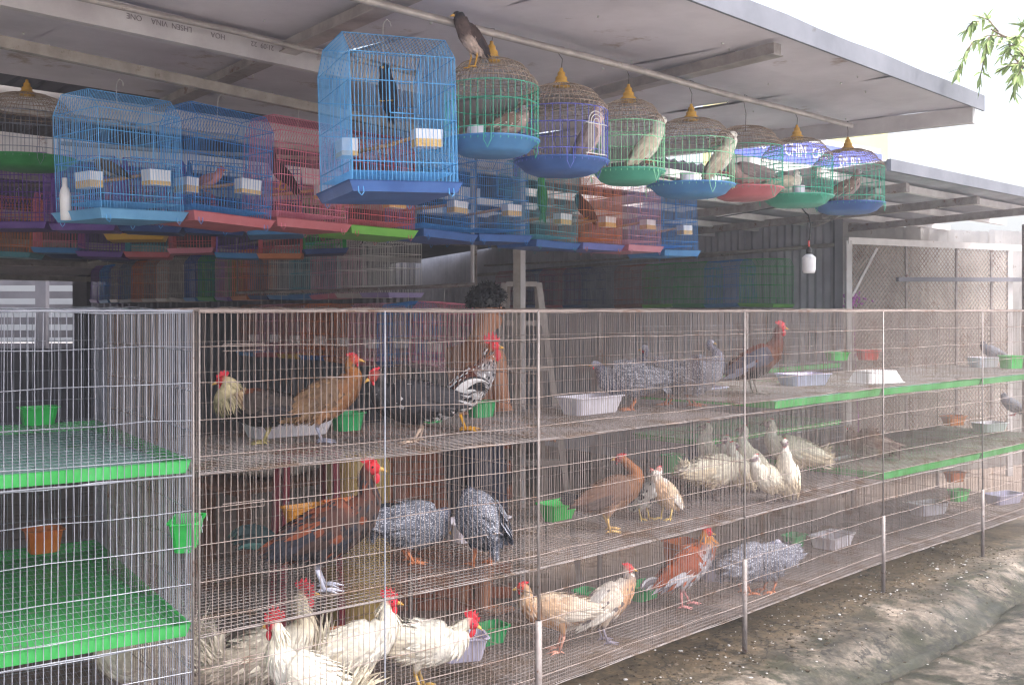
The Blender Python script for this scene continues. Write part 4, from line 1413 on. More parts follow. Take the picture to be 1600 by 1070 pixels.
def feather(b, base, d, n, L, w, c0, c1, curl=0.1, seg=3):
    """thin curved blade from base along d, lying on normal n"""
    d = d.normalized()
    s = d.cross(n)
    if s.length < 1e-5:
        return
    s.normalize()
    n = s.cross(d)
    vs, cs = [], []
    for i in range(seg + 1):
        t = i / seg
        k = (0.55 + 0.45 * math.sin(math.pi * min(1, t * 1.1 + 0.1))) * (1 - t ** 5)
        p = base + d * (L * t) + n * (curl * L * (t - t * t * 1.3))
        vs += [p - s * (w * k), p + n * (w * 0.25 * k), p + s * (w * k)]
        c = lerp(c0, c1, t)
        cs += [c, c, c]
    fs = []
    for i in range(seg):
        o = i * 3
        fs += [(o, o + 1, o + 4, o + 3), (o + 1, o + 2, o + 5, o + 4)]
    b.add(vs, fs, 0, cs)

def bird(name, label, cat, loc, yaw, S, pal, pose=None, group=None):
    P = dict(pitch=12, leg=0.36, bulk=1.0, head=(0.50, 0.0, 0.44), hdir=(1, 0, -0.08), neck=1.0, feathers=230, flen=0.15, fw=0.036, lift=0.16,
             comb=0.6, wattle=0.5, tail='hen', tlen=0.42, tpitch=42, ntail=10, hackle=0.0, mat='plumage', headr=1.0, beak='beak', beakl=1.0, step=0.0,
             thigh=1.0, toe=1.0, wing=True, twide=0.05, wingk=1.0, perch=False, wingc=None)
    if pose:
        P.update(pose)
    P['feathers'] = int(P['feathers'] * 1.8)
    P['flen'] *= 0.78
    P['fw'] *= 0.82
    P['lift'] *= 0.8
    t = thing(name, label, cat, tuple(loc), yaw, group)
    mt = M[P['mat']]
    ph = math.radians(P['pitch'])
    ax = V3((math.cos(ph), 0, math.sin(ph)))
    B = P['bulk']
    C = V3((0, 0, P['leg'] + 0.20 * B))
    Hd = C + V3(P['head'])
    hdir = V3(P['hdir']).normalized()
    st = []      # x y z  w h  key
    for tt, w, h, key in ((-0.52, 0.02, 0.02, 0), (-0.47, 0.07, 0.06, 0), (-0.36, 0.125, 0.125, 0.4), (-0.18, 0.185, 0.20, 1), (0.02, 0.215, 0.245, 1.3), (0.20, 0.195, 0.235, 1.7), (0.33, 0.15, 0.185, 2.0)):
        p = C + ax * tt
        p.z -= 0.03 * B * (1 - abs(tt) * 2)
        st.append((p.x, p.y, p.z, w * B, h * B, key))
    ns = C + ax * 0.40 + V3((0, 0, 0.05 * B))
    bz1 = ns + (ax * 0.10 + V3((0, 0, 0.10)))
    bz2 = Hd - hdir * 0.05 - (Hd - ns).normalized() * 0.16
    nk = P['neck']
    for s, w, key in ((0.12, 0.122, 2.3), (0.38, 0.092, 2.6), (0.64, 0.070, 3.0), (0.86, 0.060, 3.3)):
        q = ns * (1 - s) ** 3 + bz1 * 3 * s * (1 - s) ** 2 + bz2 * 3 * s * s * (1 - s) + Hd * s ** 3
        st.append((q.x, q.y, q.z, w * nk * (B if s < 0.3 else 1), w * nk * 1.08 * (B if s < 0.3 else 1), key))
    hr = P['headr']
    for f, w, key in ((0.015, 0.066, 3.6), (0.06, 0.062, 4.0), (0.10, 0.040, 4.0), (0.118, 0.016, 4.0)):
        q = Hd + hdir * (f * hr)
        st.append((q.x, q.y, q.z, w * hr * 0.88, w * hr, key))
    rings = catmull(st, 3)
    def colour(key, a, face=True):
        """plumage colour from the station key and the height round the ring (-1 belly .. 1 back)"""
        u = smooth01((a + 0.55) / 0.9)
        body = lerp(pal['belly'], pal['back'], u)
        br = lerp(pal['breast'], pal.get('back2', pal['back']), smooth01((a - 0.1) / 0.7))
        nc = pal['neck']
        if key < 1.3:
            return body
        if key < 2.1:
            return lerp(body, br, smooth01((key - 1.3) / 0.5))
        if key < 3.4:
            return lerp(br, nc, smooth01((key - 2.1) / 0.45))
        f = pal.get('face', nc)
        return lerp(nc, f, smooth01((key - 3.45) / 0.3) * (1.0 if a < 0.55 or not pal.get('crown') else 0.2))
    NR = 14
    b = MB()
    frames = []
    vs, cs = [], []
    for i, r in enumerate(rings):
        p = V3(r[:3])
        a_, c_ = V3(rings[max(i - 1, 0)][:3]), V3(rings[min(i + 1, len(rings) - 1)][:3])
        tg = (c_ - a_)
        tg = tg.normalized() if tg.length > 1e-7 else ax
        sd_ = V3((0, 1, 0)) - tg * tg.y
        sd_ = sd_.normalized() if sd_.length > 0.2 else V3((1, 0, 0))
        up = tg.cross(sd_) * -1
        up = sd_.cross(tg) if sd_.cross(tg).dot(V3((0, 0, 1)) + ax * -0.3) > 0 or r[5] > 2.2 else -sd_.cross(tg)
        up = -(sd_.cross(tg)) if (tg.x > -0.2 and (-(sd_.cross(tg))).z > 0) else up
        up = tg.cross(sd_)
        if r[5] <= 2.2 and up.z < 0:
            up = -up
        elif r[5] > 2.2:
            prev = frames[-1][3]
            if up.dot(prev) < 0:
                up = -up
        w, h = max(r[3], 0.006), max(r[4], 0.006)
        frames.append((p, tg, sd_, up, w, h, r[5]))
        for k in range(NR):
            an = 2 * math.pi * k / NR
            q = p + sd_ * (w * math.cos(an)) + up * (h * math.sin(an))
            vs.append(q * S)
            cs.append(jit(colour(r[5], math.sin(an)), 0.08))
    fs = []
    for i in range(len(rings) - 1):
        for k in range(NR):
            k2 = (k + 1) % NR
            fs.append((i * NR + k, i * NR + k2, i * NR + NR + k2, i * NR + NR + k))
    fs += [tuple(range(NR - 1, -1, -1)), tuple((len(rings) - 1) * NR + k for k in range(NR))]
    b.add(vs, fs, 0, cs)
    # legs and feet belong to the same body mesh
    lc = pal['leg']
    thc = pal.get('thigh', pal['belly'])
    for sgn in (-1, 1):
        dx = P['step'] * sgn
        hip = V3((0.0, 0.10 * B * sgn, C.z - 0.10 * B))
        hock = V3((-0.07 + dx * 0.4, 0.10 * sgn, P['leg'] * 0.60))
        foot = V3((0.0 + dx, 0.105 * sgn, 0.02))
        if P['leg'] > 0.12:
            b.tube([q * S for q in (hip, hip.lerp(hock, 0.35), hip.lerp(hock, 0.75), hock)], [0.10 * P['thigh'] * S, 0.088 * P['thigh'] * S, 0.045 * P['thigh'] * S, 0.022 * S], 9, 0, True, [thc, thc, thc, lc])
        b.tube([q * S for q in (hock, hock.lerp(foot, 0.5), foot)], [0.022 * S, 0.017 * S, 0.020 * S], 7, 0, True, [lc] * 3)
        for an, L in ((-32, 0.15), (0, 0.18), (32, 0.15), (180, 0.07)):
            L *= P['toe']
            a_ = math.radians(an)
            d_ = V3((math.cos(a_), math.sin(a_), 0))
            z0 = 0.013
            b.tube([(foot + V3((0, 0, 0.0))) * S, (foot * 1 + d_ * L * 0.5 + V3((0, 0, 0.004))) * S, V3(((foot + d_ * L).x, (foot + d_ * L).y, z0 * 0.4)) * S], [0.016 * S, 0.013 * S, 0.005 * S], 6, 0, True, [lc] * 3)
    b.build('body', mt, t, smooth=True, vcol=True)
    # contour feathers
    if P['feathers']:
        f = MB()
        body_i = [i for i, fr in enumerate(frames) if fr[6] < 3.4 and i > 2]
        wts = [frames[i][4] + 0.04 for i in body_i]
        for _ in range(P['feathers']):
            i = rb.choices(body_i, wts)[0]
            p, tg, sd_, up, w, h, key = frames[i]
            an = rb.uniform(0, 2 * math.pi)
            nrm = (sd_ * (math.cos(an) / w) + up * (math.sin(an) / h)).normalized()
            q = p + sd_ * (w * math.cos(an)) * 0.985 + up * (h * math.sin(an)) * 0.985
            L, wd = P['flen'], P['fw']
            if key > 2.1:
                L, wd = P['flen'] * (0.62 + P['hackle'] * 1.1), P['fw'] * (0.62 - 0.12 * (P['hackle'] > 0))
            elif an > math.pi and key < 1.4:
                L *= 1.15
            d_ = -tg + nrm * P['lift'] + V3((rb.gauss(0, 0.12), rb.gauss(0, 0.12), rb.gauss(-0.08, 0.10)))
            col = jit(colour(key, math.sin(an)), 0.22)
            if pal.get('mix') and rb.random() < pal.get('mixp', 0.45):
                col = jit(rb.choice(pal['mix']), 0.15)
            tip = jit(pal['tip'], 0.15) if pal.get('tip') and rb.random() < 0.8 else jit(col, 0.25)
            feather(f, q * S, d_, nrm, L * S * rb.uniform(0.75, 1.2), wd * S, col, tip, 0.06)
        f.build('feathers', mt, t, smooth=False, vcol=True)
    # folded wings: two feathered shields over the body sides
    if P['wing']:
        wf = [fr for fr in frames if 0.4 <= fr[6] <= 1.85]
        for sgn in (-1, 1):
            f = MB()
            rows, nn = [], len(wf)
            vs, cs = [], []
            for j, (p, tg, sd_, up, w, h, key) in enumerate(wf):
                u = j / (nn - 1)            # 0 rump .. 1 shoulder
                lo = math.radians(-18 + 26 * (1 - u) ** 1.5 + 14 * u ** 4)
                hi = math.radians(58 - 16 * u ** 3)
                for k in range(6):
                    an = lo + (hi - lo) * k / 5
                    o_ = 1.05 + 0.05 * math.sin(math.pi * k / 5)
                    q = p + sd_ * (sgn * w * math.cos(an) * o_) + up * (h * math.sin(an) * o_)
                    vs.append(q * S)
                    cs.append(jit(pal.get('wing', pal['back']), 0.12))
            fs = []
            for j in range(nn - 1):
                for k in range(5):
                    o_ = j * 6 + k
                    fs.append((o_, o_ + 1, o_ + 7, o_ + 6))
            f.add(vs, fs, 0, cs)
            nw = int(46 / P['wingk'] ** 2)
            for j in range(nw):
                u = 1 - (j / nw) ** 0.9
                fr = wf[min(nn - 1, int(u * (nn - 1) + 0.5))]
                p, tg, sd_, up, w, h, key = fr
                k = rb.random()
                an = math.radians(-16 + 66 * k)
                nrm = (sd_ * (sgn * math.cos(an) / w) + up * (math.sin(an) / h)).normalized()
                q = p + sd_ * (sgn * w * math.cos(an) * 1.08) + up * (h * math.sin(an) * 1.08)
                big = u < 0.55
                L = (0.32 if big else 0.17) * (P['tlen'] * 0.4 + 0.82) * P['wingk']
                col = pal.get('wing2' if (big and k < 0.5) else 'wing', pal['back'])
                if pal.get('mix') and rb.random() < pal.get('mixp', 0.45):
                    col = rb.choice(pal['mix'])
                d_ = -tg + V3((0, 0, -0.10)) + nrm * 0.03 - sd_ * (sgn * 0.10)
                feather(f, q * S, d_, nrm, L * S * rb.uniform(0.85, 1.1), (0.042 if big else 0.038) * S * P['wingk'], jit(col, 0.15), jit(pal.get('tip') or col, 0.2), 0.03, 4)
            f.build('wing', mt, t, vcol=True)
    # tail
    tb = C - ax * 0.44
    f = MB()
    n_ = P['ntail']
    for j in range(n_):
        u = j / max(1, n_ - 1) - 0.5
        col = jit(pal['tail'] if (j % 3 or not pal.get('tail2')) else pal['tail2'], 0.2)
        kind = P['tail']
        if kind == 'sickle':
            el = math.radians(P['tpitch'] + 34 * u + rb.gauss(0, 3))
            L = P['tlen'] * (1.0 + 0.35 * u + rb.gauss(0, 0.05))
            d = V3((-math.cos(el), 0.30 * ((j % 5) / 4 - 0.5), math.sin(el)))
            pts, seg = [], 7
            pos = V3(tb)
            ang = el
            for i in range(seg + 1):
                pts.append(V3(pos))
                stp = L / seg
                pos = pos + V3((-math.cos(ang), d.y * 0.6, math.sin(ang))) * stp
                ang -= math.radians(9 + 12 * (0.5 + u)) * (0.4 + i / seg)
            vs, cs = [], []
            for i, q in enumerate(pts):
                k = P['twide'] * (0.6 + 0.4 * math.sin(math.pi * min(1, i / seg + 0.15))) * (1 - (i / seg) ** 4 * 0.92)
                a_ = pts[min(i + 1, seg)] - pts[max(i - 1, 0)]
                nn_ = V3((a_.z, 0, -a_.x)).normalized()
                vs += [(q - nn_ * k) * S, (q + V3((0, 0.012 * (1 if j % 2 else -1), 0))) * S, (q + nn_ * k) * S]
                c = lerp(col, pal.get('tailtip', col), (i / seg) ** 2)
                cs += [c] * 3
            fs = []
            for i in range(seg):
                o_ = i * 3
                fs += [(o_, o_ + 1, o_ + 4, o_ + 3), (o_ + 1, o_ + 2, o_ + 5, o_ + 4)]
            f.add(vs, fs, 0, cs)
        elif kind == 'fluff':
            for _ in range(9):
                el = math.radians(P['tpitch'] + rb.gauss(0, 26))
                az = rb.gauss(0, 0.45)
                d = V3((-math.cos(el) * math.cos(az), math.sin(az), math.sin(el)))
                feather(f, (tb + V3((rb.uniform(-0.02, 0.12), rb.gauss(0, 0.05), rb.gauss(0, 0.05)))) * S, d, V3((rb.gauss(0, 0.3), rb.gauss(0, 1), rb.gauss(0.5, 0.4))).normalized(), P['tlen'] * S * rb.uniform(0.6, 1.1), 0.016 * S, jit(pal['tail'], 0.12), jit(pal.get('tailtip', pal['tail']), 0.12), -0.25)
        else:
            el = math.radians(P['tpitch'] + (18 * abs(u) * -2 if kind == 'flat' else 22 * u))
            az = u * (0.5 if kind == 'flat' else 0.25)
            d = V3((-math.cos(el) * math.cos(az), math.sin(az), math.sin(el)))
            nn_ = V3((0.25, 1.0 if kind == 'hen' else 0.1, 0.2 if kind == 'hen' else 1.0)).normalized()
            if kind == 'hen' and j % 2:
                nn_ = V3((nn_.x, -nn_.y, nn_.z))
            feather(f, (tb + ax * 0.04) * S, d, nn_, P['tlen'] * S * (1 + 0.1 * rb.random()), P['twide'] * S, col, jit(pal.get('tailtip', col), 0.12), 0.05, 5)
    f.build('tail', mt, t, vcol=True)
    # head fittings
    sdv = V3((0, 1, 0)) - hdir * hdir.y
    sdv = sdv.normalized() if sdv.length > 0.25 else V3((1, 0, 0))
    upv_ = sdv.cross(hdir)
    if upv_.z < 0: upv_ = -upv_
    b = MB()
    q0 = Hd + hdir * (0.098 * hr) - upv_ * 0.006
    bl = 0.085 * P['beakl'] * hr
    b.tube([q * S for q in (q0, q0 + hdir * bl * 0.5 - upv_ * 0.004, q0 + hdir * bl - upv_ * 0.022 * hr)], [0.028 * hr * S, 0.018 * hr * S, 0.003 * S], 8)
    b.build('beak', M[P['beak']], t, smooth=True)
    for sgn in (-1, 1):
        b = MB()
        e = Hd + hdir * (0.052 * hr) + sdv * (sgn * 0.050 * hr) + upv_ * (0.018 * hr)
        b.ell((0, 0, 0), 0.0115 * hr * S, 0.0115 * hr * S, 0.0115 * hr * S, 8, 5)
        b.v = [tuple(V3(v_) + e * S) for v_ in b.v]
        b.build('eye', M['eye'], t, smooth=True)
    if P['comb']:
        k = P['comb']
        b = MB()
        base = Hd + upv_ * (0.052 * hr)
        prof = [(0.105, 0.0), (0.098, 0.05), (0.075, 0.035), (0.062, 0.088), (0.04, 0.055), (0.022, 0.105), (0.0, 0.062), (-0.022, 0.10), (-0.042, 0.052), (-0.07, 0.072), (-0.085, 0.03), (-0.06, -0.005), (0.02, -0.015)]
        vs = []
        for sg in (-1, 1):
            for (x, z) in prof:
                th_ = 0.012 * (1 - 0.7 * max(0, z) / 0.105)
                vs.append((base + hdir * (x * (0.6 + 0.4 * k)) + upv_ * (z * k) + sdv * (sg * th_ + 0.006 * math.sin(x * 60))) * S)
        n1 = len(prof)
        fs = [tuple(range(n1 - 1, -1, -1)), tuple(range(n1, 2 * n1))]
        for i in range(n1):
            i2 = (i + 1) % n1
            fs.append((i, i2, n1 + i2, n1 + i))
        b.add(vs, fs)
        b.build('comb', M['comb'], t)
    if P['wattle']:
        for sgn in (-1, 1):
            b = MB()
            k = P['wattle']
            c_ = Hd + hdir * (0.085 * hr) - upv_ * (0.055 * hr + 0.045 * k) + sdv * (sgn * 0.018)
            b.ell((0, 0, 0), 0.036 * k * S, 0.012 * S, 0.062 * k * S, 9, 6)
            rot = Matrix((hdir, sdv, upv_)).transposed()
            b.v = [tuple(rot @ V3(v_) + c_ * S) for v_ in b.v]
            b.build('wattle', M['comb'], t, smooth=True)
    return t

GP = 'chickens and guinea fowl in the cages'
rad = math.radians
YEL, GREYLEG, PINKLEG, OLIVE = lin(222, 160, 48), lin(150, 150, 168), lin(214, 150, 140), lin(150, 136, 96)
SL = lin(72, 76, 92)
pals = {
 'cream': dict(back=lin(54, 48, 48), belly=lin(40, 36, 38), breast=lin(36, 33, 36), back2=lin(112, 62, 40), neck=lin(206, 190, 150), face=lin(196, 44, 56), wing=lin(72, 62, 58), wing2=lin(52, 48, 52), tail=lin(30, 32, 38), tail2=lin(70, 68, 78), leg=lin(160, 146, 100), tip=None, tailtip=lin(90, 90, 104)),
 'brown': dict(back=lin(112, 86, 68), belly=lin(156, 114, 82), breast=lin(142, 96, 62), neck=lin(158, 96, 42), face=lin(200, 80, 70), wing=lin(114, 90, 70), wing2=lin(94, 78, 66), tail=lin(64, 52, 48), leg=GREYLEG, mix=[lin(92, 70, 56), lin(150, 116, 84), lin(110, 84, 66)], mixp=0.5, tip=lin(140, 108, 78)),
 'black': dict(back=lin(44, 42, 48), belly=lin(38, 37, 42), breast=lin(44, 42, 46), neck=lin(60, 58, 62), face=lin(168, 70, 62), wing=lin(46, 44, 50), wing2=lin(56, 54, 60), tail=lin(34, 34, 40), tail2=lin(190, 188, 190), leg=lin(186, 162, 146), mix=[lin(40, 38, 44), lin(52, 50, 56), lin(170, 168, 172)], mixp=0.25),
 'speckled': dict(back=lin(120, 62, 40), belly=lin(200, 198, 200), breast=lin(160, 158, 164), neck=lin(150, 84, 44), face=lin(216, 50, 62), wing=lin(98, 48, 36), wing2=lin(214, 210, 212), tail=lin(44, 42, 50), tail2=lin(210, 208, 206), leg=YEL, thigh=lin(190, 188, 192), mix=[lin(30, 30, 40), lin(236, 234, 236), lin(228, 226, 230), lin(40, 40, 52)], mixp=0.7, tailtip=lin(226, 224, 222)),
 'darkred': dict(back=lin(112, 60, 42), belly=lin(52, 50, 54), breast=lin(62, 50, 48), neck=lin(86, 52, 44), face=lin(204, 44, 56), wing=lin(74, 46, 40), wing2=lin(44, 44, 56), tail=lin(34, 50, 54), tail2=lin(48, 78, 76), leg=lin(186, 186, 204), mix=[lin(120, 60, 36), lin(36, 36, 44), lin(44, 40, 44), lin(40, 42, 54), lin(56, 40, 36)], mixp=0.6),
 'redrooster': dict(back=lin(104, 48, 34), belly=lin(40, 38, 44), breast=lin(104, 56, 36), neck=lin(96, 42, 34), face=lin(212, 46, 60), wing=lin(70, 74, 92), wing2=lin(120, 124, 142), tail=lin(34, 40, 52), tail2=lin(58, 66, 84), leg=lin(150, 140, 132)),
 'hen2': dict(back=lin(112, 82, 66), belly=lin(150, 116, 92), breast=lin(124, 86, 62), neck=lin(148, 92, 54), face=lin(170, 70, 66), wing=lin(106, 78, 66), wing2=lin(80, 64, 60), tail=lin(44, 42, 46), leg=lin(206, 168, 110), thigh=lin(176, 140, 120)),
 'pale': dict(back=lin(216, 210, 204), belly=lin(206, 176, 146), breast=lin(206, 170, 140), neck=lin(216, 208, 200), face=lin(204, 150, 142), wing=lin(206, 182, 156), wing2=lin(222, 214, 208), tail=lin(220, 214, 208), leg=lin(210, 180, 110)),
 'pale2': dict(back=lin(214, 212, 212), belly=lin(220, 216, 210), breast=lin(214, 210, 206), neck=lin(206, 200, 196), face=lin(206, 140, 134), wing=lin(150, 146, 146), wing2=lin(216, 212, 210), tail=lin(210, 206, 204), leg=lin(206, 176, 110), mix=[lin(70, 66, 68), lin(224, 220, 218)], mixp=0.3),
 'silkie': dict(back=lin(234, 226, 208), belly=lin(226, 208, 180), breast=lin(238, 230, 214), neck=lin(238, 234, 224), face=lin(150, 132, 140), crown=1, wing=lin(236, 228, 210), wing2=lin(228, 212, 186), tail=lin(236, 228, 210), tailtip=lin(224, 208, 180), leg=lin(96, 90, 92), thigh=lin(226, 208, 180)),
 'white': dict(back=lin(240, 234, 222), belly=lin(236, 228, 214), breast=lin(240, 234, 224), neck=lin(240, 232, 214), face=lin(206, 52, 70), wing=lin(238, 230, 216), wing2=lin(226, 214, 194), tail=lin(236, 230, 218), tailtip=lin(220, 208, 184), leg=lin(216, 176, 96)),
 'whitegrey': dict(back=lin(220, 212, 198), belly=lin(228, 220, 206), breast=lin(232, 226, 214), neck=lin(226, 214, 190), face=lin(200, 52, 70), wing=lin(204, 194, 180), wing2=lin(170, 158, 146), tail=lin(226, 216, 200), leg=lin(206, 170, 100), tip=lin(160, 146, 132)),
 'buff': dict(back=lin(206, 182, 158), belly=lin(196, 150, 112), breast=lin(196, 146, 108), neck=lin(196, 160, 128), face=lin(196, 84, 76), wing=lin(196, 162, 132), wing2=lin(208, 196, 184), tail=lin(206, 200, 196), leg=lin(214, 156, 138), tip=lin(218, 206, 192)),
 'buffgrey': dict(back=lin(200, 190, 182), belly=lin(206, 186, 168), breast=lin(206, 158, 122), neck=lin(150, 134, 124), face=lin(204, 76, 74), wing=lin(210, 196, 182), wing2=lin(222, 214, 206), tail=lin(214, 208, 204), leg=lin(140, 134, 150), mix=[lin(120, 112, 112), lin(222, 214, 206)], mixp=0.18),
 'redwhite': dict(back=lin(184, 88, 40), belly=lin(198, 194, 200), breast=lin(178, 172, 180), neck=lin(206, 136, 66), face=lin(214, 52, 66), wing=lin(160, 78, 48), wing2=lin(206, 204, 214), tail=lin(120, 116, 126), tail2=lin(206, 204, 212), leg=lin(222, 150, 150), mix=[lin(206, 204, 212), lin(168, 84, 48), lin(128, 124, 136)], mixp=0.4),
 'guinea': dict(back=lin(96, 100, 114), belly=lin(106, 110, 124), breast=lin(100, 104, 120), neck=lin(92, 96, 122), face=lin(188, 190, 206), wing=lin(88, 92, 106), wing2=lin(100, 104, 118), tail=lin(92, 96, 110), leg=lin(206, 130, 92)),
 'guinea2': dict(back=lin(122, 126, 142), belly=lin(128, 132, 146), breast=lin(122, 126, 142), neck=lin(104, 106, 130), face=lin(176, 174, 196), wing=lin(92, 96, 112), wing2=lin(104, 108, 124), tail=lin(96, 100, 116), leg=lin(206, 130, 96)),
 'guineabrown': dict(back=lin(120, 96, 88), belly=lin(124, 104, 98), breast=lin(118, 96, 90), neck=lin(150, 120, 110), face=lin(198, 186, 182), wing=lin(112, 92, 86), wing2=lin(124, 106, 100), tail=lin(104, 88, 84), leg=lin(170, 120, 100), mix=[lin(150, 132, 124), lin(96, 78, 72)], mixp=0.5),
}
def fowl(label, px, py, fl, yaw, S, pal, **pose):
    p = G(px, py, fl)
    p.z = fl + 0.003
    return bird(pose.pop('name', 'chicken'), label, pose.pop('cat', 'chicken'), p, rad(yaw), S, pals[pal], pose, GP)
SICK = dict(tail='sickle', tlen=0.62, tpitch=58, ntail=16, comb=1.2, wattle=1.0)
GUI = dict(name='guinea_fowl', cat='guinea fowl', mat='guinea', bulk=1.18, leg=0.26, comb=0, wattle=0.35, headr=0.72, neck=0.72, tail='flat', tlen=0.28, tpitch=-38, ntail=9, feathers=170, flen=0.13, fw=0.045, lift=0.05, thigh=0.85)
SLK = dict(feathers=520, flen=0.13, fw=0.024, lift=0.22, tail='fluff', tlen=0.17, tpitch=40, ntail=26, comb=0.25, wattle=0.15, bulk=1.05, leg=0.28, wing=True, beak='darkbeak')
WHT = dict(feathers=330, flen=0.19, fw=0.030, lift=0.24, tail='fluff', tlen=0.42, tpitch=50, ntail=12, comb=1.25, wattle=0.9, bulk=1.06, hackle=0.5)
# upper tier
fowl('cream-necked dark rooster facing left on the top tier', 412, 694, FL[1], 186, 0.285, 'cream', pitch=4, head=(0.50, 0.0, 0.34), hdir=(1, 0, -0.25), hackle=1.15, feathers=520, leg=0.30, neck=1.75, tail='sickle', tlen=0.36, tpitch=40, ntail=12, comb=0.8, wattle=0.6)
fowl('golden brown hen beside the cream-necked rooster', 503, 692, FL[1], 12, 0.295, 'brown', pitch=26, head=(0.37, 0.0, 0.50), hdir=(1, -0.25, 0.0), comb=0.45, wattle=0.35, leg=0.34, tail='hen', tlen=0.30, tpitch=8, feathers=420, flen=0.11, fw=0.03, lift=0.10, bulk=1.08)
fowl('black fowl with white-edged tail facing left behind the speckled rooster', 650, 692, FL[1], 190, 0.32, 'black', pitch=4, head=(0.46, 0.10, 0.30), hdir=(0.9, 0.1, -0.4), comb=0.4, wattle=0.4, leg=0.30, tail='sickle', tlen=0.5, tpitch=50, ntail=14, bulk=1.05, step=0.05)
fowl('black-and-white speckled rooster with yellow legs and a big red comb', 727, 673, FL[1], 4, 0.315, 'speckled', pitch=44, head=(0.34, -0.03, 0.56), hdir=(1, -0.1, 0.02), leg=0.36, feathers=760, flen=0.085, fw=0.026, lift=0.10, hackle=0.35, wingk=0.6, tail='sickle', tlen=0.62, tpitch=22, ntail=12, comb=1.5, wattle=1.3, bulk=0.92, toe=1.15)
fowl('spotted guinea fowl facing left beside the long white tub', 985, 642, FL[1], 176, 0.335, 'guinea', **dict(GUI, head=(0.50, 0.0, 0.20), hdir=(1, 0, -0.15), pitch=2))
fowl('guinea fowl standing behind, between the other two of the top tier', 1042, 634, FL[1], 150, 0.33, 'guinea', **dict(GUI, head=(0.36, 0.0, 0.42), hdir=(0.8, 0.3, -0.2), pitch=12))
fowl('guinea fowl looking right with its head raised on the top tier', 1083, 635, FL[1], -28, 0.335, 'guinea2', **dict(GUI, head=(0.20, 0.16, 0.50), hdir=(0.9, 0.3, -0.1), pitch=24))
fowl('dark red rooster with grey wing facing right behind the third post', 1180, 616, FL[1] + 0.05, 10, 0.315, 'redrooster', **dict(SICK, pitch=26, head=(0.44, 0, 0.56), leg=0.38, tlen=0.5, tpitch=20, comb=0.8, wattle=0.9))
# middle tier
fowl('dark copper rooster with green-black tail on the middle tier', 507, 922, FL[2], 10, 0.385, 'darkred', **dict(SICK, pitch=22, head=(0.40, -0.02, 0.56), hdir=(1, -0.2, 0), leg=0.36, feathers=460, flen=0.12, fw=0.03, hackle=0.3, comb=0.6, wattle=0.8, tlen=0.46, tpitch=36, ntail=26, twide=0.06))
fowl('left-hand guinea fowl of the middle tier with its head lowered', 642, 880, FL[2], 25, 0.33, 'guinea', **dict(GUI, head=(0.50, 0.12, -0.12), hdir=(0.6, 0, -0.8), pitch=-6, tpitch=-50))
fowl('right-hand guinea fowl of the middle tier pecking at the tub', 752, 884, FL[2], 112, 0.34, 'guinea', **dict(GUI, head=(0.44, -0.12, -0.16), hdir=(0.5, 0, -0.86), pitch=16, tpitch=-62, bulk=1.2, leg=0.30))
fowl('chestnut brown hen with dark tail turning its head back', 953, 831, FL[2], 22, 0.315, 'hen2', pitch=14, head=(0.26, 0.10, 0.46), hdir=(-0.7, 0.5, -0.05), comb=0.3, wattle=0.3, tlen=0.40, tpitch=10, leg=0.36, step=0.05)
fowl('slim white pullet with black flecks next to the chestnut hen', 1008, 812, FL[2], -60, 0.235, 'pale2', pitch=40, head=(0.20, 0, 0.50), comb=0.2, wattle=0.15, bulk=0.8, leg=0.34, tlen=0.25, tpitch=0)
fowl('small buff-and-white pullet right of the flecked pullet', 1040, 812, FL[2], 230, 0.25, 'pale', pitch=36, head=(0.22, 0, 0.46), comb=0.25, wattle=0.15, bulk=0.9, leg=0.34, tlen=0.22, tpitch=0)
fowl('large cream silkie with its tail to the left, front of the white group', 1112, 782, FL[2], 18, 0.335, 'silkie', **dict(SLK, pitch=4, head=(0.42, 0.1, 0.34), tlen=0.20, tpitch=30))
fowl('white silkie with raised neck at the left of the white group', 1122, 764, FL[2], 165, 0.285, 'silkie', **dict(SLK, pitch=52, head=(0.20, 0, 0.74), neck=1.2, headr=1.2))
fowl('white silkie with grey face looking at the viewer', 1152, 772, FL[2], 215, 0.275, 'silkie', **dict(SLK, pitch=46, head=(0.30, 0, 0.62), neck=1.25, headr=1.25))
fowl('white silkie stretching upright behind the middle of the group', 1180, 768, FL[2], 175, 0.285, 'silkie', **dict(SLK, pitch=54, head=(0.20, 0, 0.72), headr=1.2))
fowl('white silkie with upright tail near the cage front', 1203, 786, FL[2], 215, 0.27, 'silkie', **dict(SLK, pitch=24, head=(0.38, 0, 0.40), tpitch=88, tlen=0.36, ntail=12, headr=1.2))
fowl('white silkie with dark face at the right front of the group', 1230, 784, FL[2], 245, 0.275, 'silkie', **dict(SLK, pitch=54, head=(0.24, 0, 0.66), headr=1.2))
fowl('cream silkie with long body facing left behind the others', 1244, 748, FL[2], 172, 0.345, 'silkie', **dict(SLK, pitch=16, head=(0.42, 0, 0.46), tlen=0.26, tpitch=6, headr=1.2))
fowl('reddish brown guinea fowl behind the fourth post', 1362, 730, FL[2], 168, 0.31, 'guineabrown', **dict(GUI, mat='plumage', head=(0.42, 0, 0.34), pitch=12))
